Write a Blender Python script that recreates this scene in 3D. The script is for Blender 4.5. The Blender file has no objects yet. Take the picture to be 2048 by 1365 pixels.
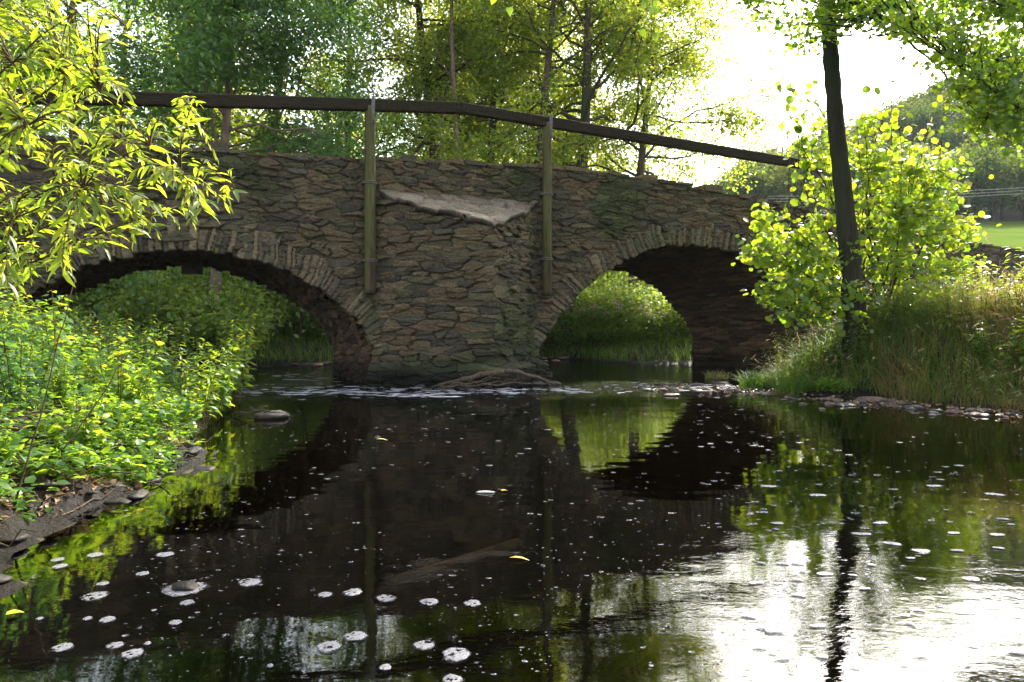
import bpy, math, random
import numpy as np
from mathutils import Vector, Matrix

# ------------------------------------------------------------------ camera, sky, sun, exposure
SC = bpy.context.scene
COL = SC.collection
R = math.radians
F = 1365.0            # focal length in pixels of the 2048 px wide photograph
HZ = 650.0            # horizon row
CAMZ = 1.0            # camera height over the water

cam_d = bpy.data.cameras.new('camera'); cam = bpy.data.objects.new('camera', cam_d); COL.objects.link(cam)
cam.location = (0, 0, CAMZ); cam.rotation_euler = (R(90), 0, 0)
cam_d.sensor_width = 36; cam_d.lens = 36*F/2048; cam_d.shift_y = -(682.5-HZ)/2048
cam_d.clip_start = 0.05; cam_d.clip_end = 2000
SC.camera = cam

SUN_AZ, SUN_EL = R(33), R(40)      # azimuth from +Y towards +X
W = bpy.data.worlds.new('World'); SC.world = W; W.use_nodes = True
nt = W.node_tree; nt.nodes.clear()
sky = nt.nodes.new('ShaderNodeTexSky'); sky.sky_type = 'NISHITA'; sky.sun_disc = False
sky.sun_elevation = SUN_EL; sky.sun_rotation = SUN_AZ
sky.air_density = 1.2; sky.dust_density = 4.0; sky.ozone_density = 1.0; sky.altitude = 300
hsv = nt.nodes.new('ShaderNodeHueSaturation'); hsv.inputs['Saturation'].default_value = 0.45
bg = nt.nodes.new('ShaderNodeBackground'); bg.inputs['Strength'].default_value = 0.15
wo = nt.nodes.new('ShaderNodeOutputWorld')
nt.links.new(sky.outputs[0], hsv.inputs['Color']); nt.links.new(hsv.outputs[0], bg.inputs['Color'])
nt.links.new(bg.outputs[0], wo.inputs['Surface'])

sl = bpy.data.lights.new('sun', 'SUN'); sl.energy = 3.4; sl.angle = R(0.6); sl.color = (1.0, 0.93, 0.80)
so = bpy.data.objects.new('sun', sl); COL.objects.link(so)
sd = Vector((math.sin(SUN_AZ)*math.cos(SUN_EL), math.cos(SUN_AZ)*math.cos(SUN_EL), math.sin(SUN_EL)))
so.rotation_euler = sd.to_track_quat('Z', 'Y').to_euler(); so.location = sd*50

SC.view_settings.view_transform = 'Standard'; SC.view_settings.look = 'None'
SC.view_settings.exposure = 2.0; SC.view_settings.gamma = 1.0; SC.view_settings.use_curve_mapping = False
SC.render.engine = 'CYCLES'
cy = SC.cycles
cy.max_bounces = 7; cy.diffuse_bounces = 3; cy.glossy_bounces = 3; cy.transmission_bounces = 4
cy.transparent_max_bounces = 12; cy.volume_bounces = 0
cy.caustics_reflective = False; cy.caustics_refractive = False
cy.use_denoising = True
cy.sample_clamp_indirect = 6.0

TH = R(24.0); CT, ST, TT = math.cos(TH), math.sin(TH), math.tan(TH)
Z0 = 12.2                     # depth of the bridge's front face on the camera axis

# ------------------------------------------------------------------ helpers
def at(px, py, Y):
    """point of the place seen at pixel (px,py) of the photograph at depth Y"""
    return np.array(((px-1024)/F*Y, Y, CAMZ+(HZ-py)/F*Y))

def plane(px, py, w=0.0):
    """(s,z) on the bridge's face (moved w metres away from the camera)"""
    x = (px-1024)/F; z0 = Z0 + w/CT
    Z = z0/(1-TT*x); X = x*Z
    return X*CT+(Z-Z0)*ST, CAMZ+(HZ-py)/F*Z

def bw(s, w, z):
    """bridge frame -> world; s along the bridge, w away from the camera"""
    s = np.asarray(s, float); w = np.asarray(w, float); z = np.asarray(z, float)
    s, w, z = np.broadcast_arrays(s, w, z)
    return np.stack([s*CT - w*ST, Z0 + s*ST + w*CT, z], -1)

def mesh(name, V, faces, mat, parent=None, attrs=None, smooth=True, link=True):
    """faces: list of int arrays (n,k) with k = 3 or 4"""
    me = bpy.data.meshes.new(name)
    V = np.ascontiguousarray(V, np.float32).reshape(-1, 3)
    if not isinstance(faces, (list, tuple)): faces = [faces]
    faces = [np.asarray(f, np.int32) for f in faces if len(f)]
    loops = np.concatenate([f.ravel() for f in faces])
    tot = np.concatenate([np.full(len(f), f.shape[1], np.int32) for f in faces])
    start = np.concatenate([[0], np.cumsum(tot)[:-1]]).astype(np.int32)
    me.vertices.add(len(V)); me.vertices.foreach_set('co', V.ravel())
    me.loops.add(len(loops)); me.loops.foreach_set('vertex_index', loops)
    me.polygons.add(len(tot)); me.polygons.foreach_set('loop_start', start)
    me.polygons.foreach_set('loop_total', tot)
    me.polygons.foreach_set('use_smooth', np.full(len(tot), smooth, bool))
    me.update(calc_edges=True)
    for k, a in (attrs or {}).items():
        a = np.asarray(a, np.float32)
        if a.ndim == 1:
            at_ = me.attributes.new(k, 'FLOAT', 'POINT'); at_.data.foreach_set('value', a)
        else:
            at_ = me.attributes.new(k, 'FLOAT_COLOR', 'POINT')
            if a.shape[1] == 3: a = np.c_[a, np.ones(len(a), np.float32)]
            at_.data.foreach_set('color', np.ascontiguousarray(a).ravel())
    for m in (mat if isinstance(mat, (list, tuple)) else [mat]): me.materials.append(m)
    o = bpy.data.objects.new(name, me); COL.objects.link(o)
    if parent is not None: o.parent = parent
    return o

def tag(o, label=None, cat=None, group=None, kind=None):
    if label: o['label'] = label
    if cat: o['category'] = cat
    if group: o['group'] = group
    if kind: o['kind'] = kind
    return o

def thing(name, label, cat, loc=(0, 0, 0), group=None):
    o = bpy.data.objects.new(name, None); COL.objects.link(o); o.location = loc
    o.empty_display_size = .2
    return tag(o, label, cat, group)

def copy_tree(o, parent=None):
    c = o.copy(); COL.objects.link(c)
    if parent is not None: c.parent = parent
    for ch in list(o.children): copy_tree(ch, c)
    return c

class MB:
    """collects vertex / face blocks into one mesh"""
    def __init__(s): s.V = []; s.Fq = []; s.Ft = []; s.A = []; s.n = 0
    def add(s, V, quads=None, tris=None, a=0.0):
        V = np.asarray(V, float).reshape(-1, 3)
        if quads is not None and len(quads): s.Fq.append(np.asarray(quads, np.int32)+s.n)
        if tris is not None and len(tris): s.Ft.append(np.asarray(tris, np.int32)+s.n)
        s.V.append(V); s.A.append(np.broadcast_to(np.asarray(a, float), (len(V),)).copy() if np.ndim(a) <= 1 else a)
        s.n += len(V)
    def build(s, name, mat, parent=None, smooth=True, off=(0, 0, 0)):
        fs = []
        if s.Fq: fs.append(np.concatenate(s.Fq))
        if s.Ft: fs.append(np.concatenate(s.Ft))
        return mesh(name, np.concatenate(s.V)-np.asarray(off), fs, mat, parent, {'v': np.concatenate(s.A)}, smooth)

def tube(mb, P, r, k=6, a=0.0, cap=True):
    P = np.asarray(P, float); n = len(P)
    r = np.broadcast_to(np.asarray(r, float), (n,))
    T = np.gradient(P, axis=0); T /= np.linalg.norm(T, axis=1)[:, None]+1e-9
    up = np.array((0.0, 0.0, 1.0)) if abs(T[:, 2]).mean() < .8 else np.array((1.0, 0.0, 0.0))
    N = np.cross(T, up); N /= np.linalg.norm(N, axis=1)[:, None]+1e-9
    B = np.cross(T, N)
    t = np.arange(k)/k*2*np.pi
    V = P[:, None]+r[:, None, None]*(np.cos(t)[None, :, None]*N[:, None]+np.sin(t)[None, :, None]*B[:, None])
    i = np.arange(n-1)[:, None]*k; j = np.arange(k)[None]; j2 = (j+1) % k
    q = np.stack([i+j, i+j2, i+k+j2, i+k+j], -1).reshape(-1, 4)
    V = V.reshape(-1, 3); tr = None
    if cap:
        V = np.vstack([V, P[0], P[-1]]); jj = np.arange(k); j3 = (jj+1) % k
        tr = np.vstack([np.stack([jj*0+n*k, j3, jj], -1), np.stack([jj*0+n*k+1, (n-1)*k+jj, (n-1)*k+j3], -1)])
    mb.add(V, q, tr, a)

def H(i, j, seed):
    """hash of integer lattices -> [0,1)"""
    i = np.asarray(i).astype(np.int64).astype(np.uint64); j = np.asarray(j).astype(np.int64).astype(np.uint64)
    h = (i*np.uint64(374761393)+j*np.uint64(668265263)+np.uint64(seed*2246822519+97)) & np.uint64(0xffffffff)
    h = ((h ^ (h >> np.uint64(13)))*np.uint64(1274126177)) & np.uint64(0xffffffff)
    h = ((h ^ (h >> np.uint64(16)))*np.uint64(2654435761)) & np.uint64(0xffffffff)
    h = h ^ (h >> np.uint64(15))
    return h.astype(float)/4294967296.0

def vnoise(x, y, seed=0):
    x = np.asarray(x, float); y = np.asarray(y, float)
    i = np.floor(x); j = np.floor(y); u = x-i; v = y-j
    u = u*u*(3-2*u); v = v*v*(3-2*v)
    return ((H(i, j, seed)*(1-u)+H(i+1, j, seed)*u)*(1-v)+(H(i, j+1, seed)*(1-u)+H(i+1, j+1, seed)*u)*v)*2-1

def fbm(x, y, seed=0, o=4):
    t = 0; a = .5
    for k in range(o):
        t = t+a*vnoise(x*2**k+7.3*k, y*2**k-3.1*k, seed+k); a *= .5
    return t

def sstep(a, b, x):
    t = np.clip((x-a)/(b-a), 0, 1); return t*t*(3-2*t)

# ------------------------------------------------------------------ materials
def newmat(name):
    m = bpy.data.materials.new(name); m.use_nodes = True
    n = m.node_tree; n.nodes.clear()
    return m, n, n.nodes.new('ShaderNodeOutputMaterial')
def node(n, t, **k):
    x = n.nodes.new(t)
    for a, b in k.items():
        if hasattr(x, a): setattr(x, a, b)
        else: x.inputs[a.replace('_', ' ')].default_value = b
    return x
def ramp(n, fac, stops):
    r = n.nodes.new('ShaderNodeValToRGB'); e = r.color_ramp.elements
    while len(e) > 1: e.remove(e[0])
    e[0].position = stops[0][0]; e[0].color = (*stops[0][1], 1)
    for p, c in stops[1:]:
        x = e.new(p); x.color = (*c, 1)
    if fac is not None: n.links.new(fac, r.inputs['Fac'])
    return r.outputs['Color']
def mixc(n, f, a, b, mode='MIX'):
    m = n.nodes.new('ShaderNodeMix'); m.data_type = 'RGBA'; m.blend_type = mode
    for s, v in ((m.inputs['Factor'], f), (m.inputs[6], a), (m.inputs[7], b)):
        if hasattr(v, 'is_output'): n.links.new(v, s)
        else: s.default_value = v if np.ndim(v) == 0 else (*v, 1)
    return m.outputs[2]
def coords(n, scale=(1, 1, 1), kind='Object'):
    t = n.nodes.new('ShaderNodeTexCoord'); m = n.nodes.new('ShaderNodeMapping')
    m.inputs['Scale'].default_value = scale; n.links.new(t.outputs[kind], m.inputs['Vector'])
    return m.outputs[0]
def noise(n, vec, scale=5, detail=4, rough=.6, dist=0.0):
    x = n.nodes.new('ShaderNodeTexNoise'); x.inputs['Scale'].default_value = scale
    x.inputs['Detail'].default_value = detail; x.inputs['Roughness'].default_value = rough
    x.inputs['Distortion'].default_value = dist
    if vec is not None: n.links.new(vec, x.inputs['Vector'])
    return x.outputs['Fac']
def attr(n, name, out='Fac'):
    x = n.nodes.new('ShaderNodeAttribute'); x.attribute_name = name; return x.outputs[out]
def bump(n, h, strength=.5, dist=.02, normal=None):
    b = n.nodes.new('ShaderNodeBump'); b.inputs['Strength'].default_value = strength
    b.inputs['Distance'].default_value = dist; n.links.new(h, b.inputs['Height'])
    if normal is not None: n.links.new(normal, b.inputs['Normal'])
    return b.outputs[0]
def principled(n, out, col, rough=.8, spec=.3, nrm=None):
    p = n.nodes.new('ShaderNodeBsdfPrincipled')
    for s, v in (('Base Color', col), ('Roughness', rough)):
        if hasattr(v, 'is_output'): n.links.new(v, p.inputs[s])
        else: p.inputs[s].default_value = v if np.ndim(v) == 0 else (*v, 1)
    p.inputs['Specular IOR Level'].default_value = spec
    if nrm is not None: n.links.new(nrm, p.inputs['Normal'])
    n.links.new(p.outputs[0], out.inputs['Surface'])
    return p

def leafmat(name, stops, tstops, mix=.45, rough=.42, spec=.45):
    m, n, out = newmat(name)
    v = attr(n, 'v')
    p = principled(n, out, ramp(n, v, stops), rough, spec)
    t = n.nodes.new('ShaderNodeBsdfTranslucent'); n.links.new(ramp(n, v, tstops), t.inputs['Color'])
    x = n.nodes.new('ShaderNodeMixShader'); x.inputs[0].default_value = mix
    n.links.new(p.outputs[0], x.inputs[1]); n.links.new(t.outputs[0], x.inputs[2])
    n.links.new(x.outputs[0], out.inputs['Surface'])
    return m

def stonemat():
    m, n, out = newmat('slate_rubble')
    c = coords(n)
    col = attr(n, 'col', 'Color')
    f = noise(n, c, 28, 6, .7)
    g = noise(n, coords(n, (3, 3, 22)), 3.0, 5, .65, .6)
    a = mixc(n, 1.0, col, ramp(n, f, [(.32, (.5, .5, .5)), (.68, (1.4, 1.37, 1.3))]), 'MULTIPLY')
    a = mixc(n, .8, a, ramp(n, g, [(.3, (.7, .7, .72)), (.65, (1.2, 1.18, 1.12))]), 'MULTIPLY')
    lich = ramp(n, noise(n, c, 46, 3, .6), [(.66, (0, 0, 0)), (.73, (1, 1, 1))])
    l2 = ramp(n, noise(n, c, 2.6, 3, .6), [(.45, (0, 0, 0)), (.62, (1, 1, 1))])
    a = mixc(n, mixc(n, 1.0, lich, l2, 'MULTIPLY'), a, (.33, .31, .24))
    nr = bump(n, g, .9, .02); nr = bump(n, f, .7, .010, nr)
    principled(n, out, a, .78, .25, nr)
    return m
STONE = stonemat()

def barkmat(name, c1, c2, moss=None, sc=1.0):
    m, n, out = newmat(name)
    g = noise(n, coords(n, (14*sc, 14*sc, 2.2*sc)), 1.6, 5, .7, .5)
    a = ramp(n, g, [(.32, c1), (.62, c2)])
    if moss:
        k = ramp(n, noise(n, coords(n, (1.2, 1.2, .5)), 1.5, 4, .6), [(.42, (0, 0, 0)), (.6, (1, 1, 1))])
        a = mixc(n, k, a, moss)
    principled(n, out, a, .85, .2, bump(n, g, .9, .03))
    return m
BARK = barkmat('bark_grey_brown', (.035, .025, .018), (.14, .10, .075), (.055, .065, .03))
BARK_PALE = barkmat('bark_pale', (.08, .055, .042), (.27, .19, .15))
BARK_DARK = barkmat('bark_dark', (.02, .014, .010), (.085, .058, .042))
TWIG = barkmat('twig_bark', (.05, .03, .015), (.16, .10, .05), None, 2)
DEADWOOD = barkmat('dead_wood', (.03, .022, .015), (.15, .11, .075), None, 2)

def L(r, g, b): return (r, g, b)
LEAF_WOOD = leafmat('woodland_leaf',
    [(0, L(.035, .085, .018)), (.5, L(.06, .13, .024)), (.85, L(.10, .16, .028)), (1, L(.15, .18, .03))],
    [(0, L(.22, .36, .02)), (.6, L(.48, .58, .04)), (1, L(.80, .74, .06))], .52)
LEAF_COOL = leafmat('maple_leaf',
    [(0, L(.03, .08, .022)), (.6, L(.05, .13, .035)), (1, L(.09, .17, .045))],
    [(0, L(.12, .30, .04)), (1, L(.34, .52, .06))], .42, .38, .6)
LEAF_WILLOW = leafmat('willow_leaf',
    [(0, L(.055, .11, .012)), (1, L(.12, .17, .02))],
    [(0, L(.36, .56, .02)), (.6, L(.60, .74, .03)), (1, L(.85, .85, .06))], .55, .42, .5)
LEAF_ALDER = leafmat('alder_leaf',
    [(0, L(.035, .085, .015)), (1, L(.10, .16, .02))],
    [(0, L(.26, .46, .02)), (.6, L(.50, .68, .02)), (1, L(.85, .85, .05))], .5, .42, .5)
LEAF_HERB = leafmat('herb_leaf',
    [(0, L(.03, .09, .015)), (.6, L(.06, .14, .02)), (1, L(.11, .17, .02))],
    [(0, L(.22, .46, .02)), (.7, L(.48, .66, .03)), (1, L(.8, .78, .05))], .45, .42, .5)
LEAF_HILL = leafmat('hill_leaf',
    [(0, L(.025, .06, .016)), (.6, L(.055, .10, .022)), (1, L(.13, .14, .035))],
    [(0, L(.12, .22, .03)), (1, L(.34, .34, .05))], .35, .8, .05)
GRASS = leafmat('grass_blade',
    [(0, L(.06, .14, .02)), (.5, L(.11, .19, .03)), (.72, L(.25, .21, .08)), (1, L(.40, .29, .17))],
    [(0, L(.20, .42, .03)), (.55, L(.35, .48, .04)), (.75, L(.45, .38, .14)), (1, L(.5, .36, .2))], .4, .5, .3)
DRYGRASS = leafmat('dry_grass_blade',
    [(0, L(.05, .11, .02)), (.35, L(.12, .14, .04)), (.6, L(.22, .15, .07)), (1, L(.34, .20, .11))],
    [(0, L(.2, .4, .03)), (.4, L(.4, .36, .07)), (1, L(.6, .34, .12))], .4, .5, .3)
def flat(name, c, rough=.7, spec=.3, sc=20, amp=.25, bs=.3):
    m, n, out = newmat(name)
    f = noise(n, coords(n), sc, 5, .65)
    lo = tuple(x*(1-amp) for x in c); hi = tuple(min(1, x*(1+amp)) for x in c)
    principled(n, out, ramp(n, f, [(.3, lo), (.7, hi)]), rough, spec, bump(n, f, bs, .01))
    return m

# ------------------------------------------------------------------ rubble stone pattern
def stones(u, v, seed, cu, cv, drop=.22, p=3.2):
    """irregular stones: returns edge distance, offsets inside the stone, stone hashes"""
    u0 = u; u = u+cu*.5*fbm(u/cu*.6, v/cv*.4, seed+11, 3)+cu*.10*fbm(u/cu*3, v/cv*2.5, seed+12, 2); v = v+cv*.55*fbm(u0/cu*.4, v/cv*.25, seed+23, 2)+cv*.16*fbm(u0/cu*2.6, v/cv*2, seed+24, 2)
    sh = u.shape
    j0 = np.floor(v/cv)
    F1 = np.full(sh, 9.); F2 = np.full(sh, 9.)
    I = np.zeros(sh); J = np.zeros(sh); DU = np.zeros(sh); DV = np.zeros(sh)
    for dj in (-2, -1, 0, 1, 2):
        j = j0+dj
        uo = u/cu+H(j, j*0+5, seed)*7
        i0 = np.floor(uo)
        for di in (-2, -1, 0, 1, 2):
            i = i0+di
            sx = i+.5+(H(i, j, seed+1)-.5)*.85; sy = j+.5+(H(i, j, seed+2)-.5)*.7
            du = uo-sx; dv = v/cv-sy
            d = (np.abs(du)**p+np.abs(dv)**p)**(1/p)
            d = d+(H(i, j, seed+3)-.5)*.22+(H(i, j, seed+4) < drop)*5
            c1 = d < F1; c2 = (~c1) & (d < F2)
            F2 = np.where(c1, F1, np.where(c2, d, F2))
            I = np.where(c1, i, I); J = np.where(c1, j, J); DU = np.where(c1, du, DU); DV = np.where(c1, dv, DV)
            F1 = np.where(c1, d, F1)
    return F2-F1, DU, DV, I, J

PAL = np.array([(.125, .100, .070), (.150, .118, .080), (.085, .074, .060), (.105, .098, .066),
                (.17, .135, .095), (.070, .064, .058), (.13, .095, .068), (.11, .105, .085)])
PAL = PAL*np.array((1.02, .99, .82))*1.12
MORTAR = np.array((.14, .118, .072))
def stone_field(u, v, seed, cu, cv, amp=1.0, drop=.22, x=None, z=None):
    """relief (m) and colour of a rubble wall over coordinates u (along), v (across the courses)"""
    E, DU, DV, I, J = stones(u, v, seed, cu, cv, drop)
    h1 = H(I, J, seed+31); h2 = H(I, J, seed+32); h3 = H(I, J, seed+33); h4 = H(I, J, seed+34)
    e = sstep(.015, .13, E)
    relief = -.012+.006*fbm(u*14, v*14, seed+5, 3)
    top = .010+.058*h1**1.3+DU*(h2-.5)*.055+DV*(h3-.40)*.075
    ang = (h4-.5)*.7
    st = fbm((u*np.cos(ang)+v*np.sin(ang))*5, (v*np.cos(ang)-u*np.sin(ang))*34, seed+41, 3)
    led = np.floor(st*5)/5
    top = top+.018*led+.015*fbm(u*20, v*36, seed+51, 4)
    top = top*(1-.9*(H(I, J, seed+36) < .12))
    h = relief*(1-e)+top*e
    k = (h2*len(PAL)).astype(int) % len(PAL)
    c = PAL[k]*(.62+.60*h3)[..., None]*.8
    c = MORTAR*.62*(1-e[..., None])*(.8+.5*fbm(u*5, v*5, seed+61, 3))[..., None]+c*e[..., None]
    # growth of algae and lichen in large patches
    if z is not None:
        g = sstep(.02, .45, fbm(x*.9, z*.9, 77, 4)+.22*sstep(1.6, .3, z)+.04)
        c = c*(1-g[..., None])+np.array((.066, .072, .030))*(c.mean(-1)/.09)[..., None]*g[..., None]
        w = sstep(.50, .10, z+.22*fbm(x*2.2, z*2.2, 88, 4))
        c = c*(1-.80*w)[..., None]
    return h*amp, c

def grid_faces(nu, nv, mask=None):
    i = np.arange(nu-1)[:, None]; j = np.arange(nv-1)[None]
    a = i*nv+j
    q = np.stack([a, a+nv, a+nv+1, a+1], -1)
    if mask is not None: q = q[mask]
    return q.reshape(-1, 4)

def compact(V, Fc, *att):
    used = np.zeros(len(V), bool); used[Fc.ravel()] = True
    ix = np.cumsum(used)-1
    return V[used], ix[Fc], [a[used] for a in att]

# arches: near (front face) and far (back face) intrados, (s, z) polylines from left foot to right foot
def circ(cs, cz, r, s):
    return [(x, cz+math.sqrt(max(0, r*r-(x-cs)**2))) for x in s]
LA_N = [(-8.15, -.4), (-8.12, .1)]+circ(-5.16, -1.22, 3.32, [-7.95, -7.7, -7.4, -7, -6.6, -6.2, -5.8, -5.4, -5, -4.6, -4.2, -3.8, -3.4, -3, -2.8, -2.66])+[(-2.50, .68), (-2.47, .45), (-2.46, .1), (-2.46, -.4)]
LA_F = [(-9.5, -.4), (-9.45, .2), (-9.1, .9), (-8.4, 1.5), (-7.4, 1.95), (-6.6, 2.08), (-6.06, 2.07), (-5.75, 1.97), (-5.27, 1.80), (-4.75, 1.58), (-4.27, 1.2), (-3.97, .85), (-3.85, .5), (-3.88, .1), (-3.88, -.4)]
RA_N = [(.40, -.4), (.40, .15), (.46, .40)]+circ(4.08, -1.46, 4.08, [.62, .85, 1.15, 1.5, 1.9, 2.4, 3, 3.5, 4.08, 4.6, 5.1, 5.6, 6.0, 6.35])+[(6.75, 1.62), (7.02, 1.2), (7.14, .7), (7.16, .2), (7.16, -.4)]
RA_F = [(-1.5, -.4), (-1.5, .1), (-1.4, .5), (-.9, 1.3), (-.1, 1.9), (.9, 2.30), (2.0, 2.42), (2.93, 2.3), (3.26, 2.18), (3.76, 1.98), (4.18, 1.69), (4.65, 1.21), (4.93, .8), (5.0, .4), (5.0, 0), (5.0, -.4)]
BACKW = 2.56
SH = (BACKW+.10)*TT
LA_F = [(a+SH, b) for a, b in LA_F]; RA_F = [(a+SH, b) for a, b in RA_F]
def resample(P, n):
    P = np.array(P, float)
    d = np.r_[0, np.cumsum(np.linalg.norm(np.diff(P, axis=0), axis=1))]
    t = np.linspace(0, d[-1], n)
    Q = np.c_[np.interp(t, d, P[:, 0]), np.interp(t, d, P[:, 1])]
    for _ in range(3):
        Q[1:-1] = (Q[:-2]+2*Q[1:-1]+Q[2:])/4
    return Q, d[-1]
TOPP = np.array([(-16, 3.35), (-12, 3.45), (-8, 3.56), (-4.94, 3.63), (-3.5, 3.68), (-2.5, 3.75), (-1.17, 3.83), (.3, 3.90), (1.6, 3.92), (3.1, 3.89), (4.7, 3.77), (6.9, 3.60), (9, 3.42), (12.5, 3.10), (15, 3.02), (18, 2.75), (24, 2.2)])
def topz(s): return np.interp(s, TOPP[:, 0], TOPP[:, 1])-.05+.018*vnoise(np.asarray(s)*2.1, np.asarray(s)*0, 5)

def arch_inside(s, z, P, grow=0.0):
    """signed test: distance outside the opening (positive) to the intrados polyline"""
    P = np.array(P, float)
    zt = np.interp(s, P[2:-2, 0], P[2:-2, 1], left=-9, right=-9)
    d = np.full(s.shape, 9.)
    for a, b in zip(P[:-1], P[1:]):
        ab = b-a; t = np.clip(((s-a[0])*ab[0]+(z-a[1])*ab[1])/(ab@ab), 0, 1)
        d = np.minimum(d, np.hypot(s-a[0]-t*ab[0], z-a[1]-t*ab[1]))
    ins = (z < np.interp(s, P[:, 0], P[:, 1], left=-9, right=-9)) & (s > P[0, 0]) & (s < P[-1, 0])
    return np.where(ins, -d, d)

bridge = thing('stone_bridge', 'old two-arched rubble slate bridge with a pointed pier between its arches, spanning the stream', 'bridge', tuple(bw(-1, 1.2, 0)))
BO = np.array(bridge.location)

PIER_L, PIER_R = -2.50, .45     # roots of the cutwater on the face
def front_wall():
    for (a, b, ds) in ((-16, -9, .035), (-9, 8.4, .0130), (8.4, 24, .035)):
        s = np.arange(a, b+ds*.5, ds); v = np.linspace(0, 1, int(4.3/ds*1.0))
        S, Vv = np.meshgrid(s, v, indexing='ij')
        Z = -.35+Vv*(topz(S)+.35)
        h, c = stone_field(S, Z, 3, .27, .076, 1.0, .34, S, Z)
        # small thin courses under the parapet
        k = sstep(.75, .45, topz(S)-Z)
        h2, c2 = stone_field(S, Z, 9, .26, .075, .9, .25, S, Z)
        h = h*(1-k)+h2*k; c = c*(1-k[..., None])+c2*k[..., None]
        # the wall bulges and leans a little
        h = h+.03*fbm(S*.5, Z*.7, 4, 3)
        V = bw(S, -h, Z).reshape(-1, 3)
        sc = (S[:-1, :-1]+S[1:, 1:])/2; zc = (Z[:-1, :-1]+Z[1:, 1:])/2
        keep = np.ones(sc.shape, bool)
        for P in (LA_N, RA_N):
            keep &= arch_inside(sc, zc, P) > .06
        keep &= ~((sc > PIER_L+.06) & (sc < PIER_R-.06) & (zc < 2.55))
        q = grid_faces(len(s), len(v), keep)
        V, q, (cc,) = compact(V, q, c.reshape(-1, 3))
        yield V, q, cc
Vs, Qs, Cs, n = [], [], [], 0
for V, q, c in front_wall():
    Vs.append(V); Qs.append(q+n); Cs.append(c); n += len(V)
mesh('spandrel_wall', np.concatenate(Vs)-BO, np.concatenate(Qs), STONE, bridge, {'col': np.concatenate(Cs)})

def arch_ring(P, seed, name):
    """voussoirs of thin slate standing on edge: face plus the first decimetres of the soffit"""
    n = int(9/.0155)
    Q, Ln = resample(P, n)
    T = np.gradient(Q, axis=0); T /= np.linalg.norm(T, axis=1)[:, None]
    N = np.c_[-T[:, 1], T[:, 0]]           # outward (away from the opening)
    g = np.linspace(0, Ln, n)
    prof = np.r_[np.linspace(.50, .0, 34), -np.linspace(.012, .16, 12)]   # r >= 0 on face, < 0 along the soffit
    U, Rr = np.meshgrid(g, prof, indexing='ij')
    skew = U+.10*fbm(U*.9, Rr*2, seed+7, 3)
    E, DU, DV, I, J = stones(skew, Rr*0+.25+.06*fbm(U*2, Rr*4, seed+3, 2), seed, .072, .5, .22)
    h1, h2, h3 = H(I, J*0, seed+1), H(I, J*0, seed+2), H(I, J*0, seed+3)
    ln = .26+.24*h1                          # each slate's own length
    e = sstep(.02, .26, E)
    hh = e*(.006+.060*h2+DU*(h3-.5)*.05)-.014*(1-e)+.016*fbm(U*9, Rr*34, seed+9, 4)+.008*np.floor(4*fbm(U*40, Rr*5, seed+19, 3))/4
    hh = np.where(Rr > ln, -.06, hh+.018)
    jag = (h2-.5)*.055+(h3-.5)*.02          # uneven inner ends of the slates
    rr = np.maximum(Rr, 0)+np.where(Rr < .12, jag*sstep(.14, 0, Rr), 0)
    dep = np.maximum(-Rr, 0)
    S = Q[:, 0][:, None]+N[:, 0][:, None]*rr; Z = Q[:, 1][:, None]+N[:, 1][:, None]*rr
    Wd = -hh*np.where(Rr > 0, 1, .4)-.03*fbm(S*.5, Z*.7, 4, 3)+dep
    k = (h3*len(PAL)).astype(int) % len(PAL)
    c = (PAL[k]*.8+np.array((.026, .024, .018)))*(.7+.6*h1)[..., None]*e[..., None]+MORTAR*.4*(1-e[..., None])
    gm = sstep(.05, .45, fbm(S*.9, Z*.9, 77, 4)+.04)[..., None]
    c = c*(1-gm*.8)+np.array((.075, .08, .036))*gm*.8
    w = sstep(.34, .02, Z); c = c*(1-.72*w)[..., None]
    V = bw(S, Wd, Z).reshape(-1, 3)
    zc = (Z[:-1, :-1]+Z[1:, 1:])/2
    q = grid_faces(n, len(prof), (zc > -.3) & (zc < topz(S[:-1, :-1])-.15))
    V, q, (cc,) = compact(V, q, c.reshape(-1, 3))
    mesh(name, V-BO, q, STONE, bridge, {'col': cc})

def vault(Pn, Pf, seed, name):
    n = 560; m = 90
    A, La = resample(Pn, n); B, Lb = resample(Pf, n)
    t = np.linspace(.0, 1, m)[None, :]
    S = A[:, 0][:, None]*(1-t)+B[:, 0][:, None]*t; Z = A[:, 1][:, None]*(1-t)+B[:, 1][:, None]*t
    Wd = t*BACKW+.10+0*S
    T = np.gradient(A, axis=0); T /= np.linalg.norm(T, axis=1)[:, None]
    U = np.linspace(0, La, n)[:, None]+0*t
    h, c = stone_field(t*BACKW+0*U, U, seed, .30, .085, .9, .2)
    h = h-.015
    S = S+T[:, 1][:, None]*h; Z = Z-T[:, 0][:, None]*h
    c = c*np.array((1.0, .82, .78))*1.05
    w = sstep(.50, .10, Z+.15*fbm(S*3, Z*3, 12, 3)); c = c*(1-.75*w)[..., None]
    V = bw(S, Wd, Z).reshape(-1, 3)
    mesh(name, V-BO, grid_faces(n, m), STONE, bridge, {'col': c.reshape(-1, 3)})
arch_ring(LA_N, 51, 'arch_ring'); arch_ring(RA_N, 61, 'arch_ring')
vault(LA_N, LA_F, 71, 'arch_vault'); vault(RA_N, RA_F, 81, 'arch_vault')

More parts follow.
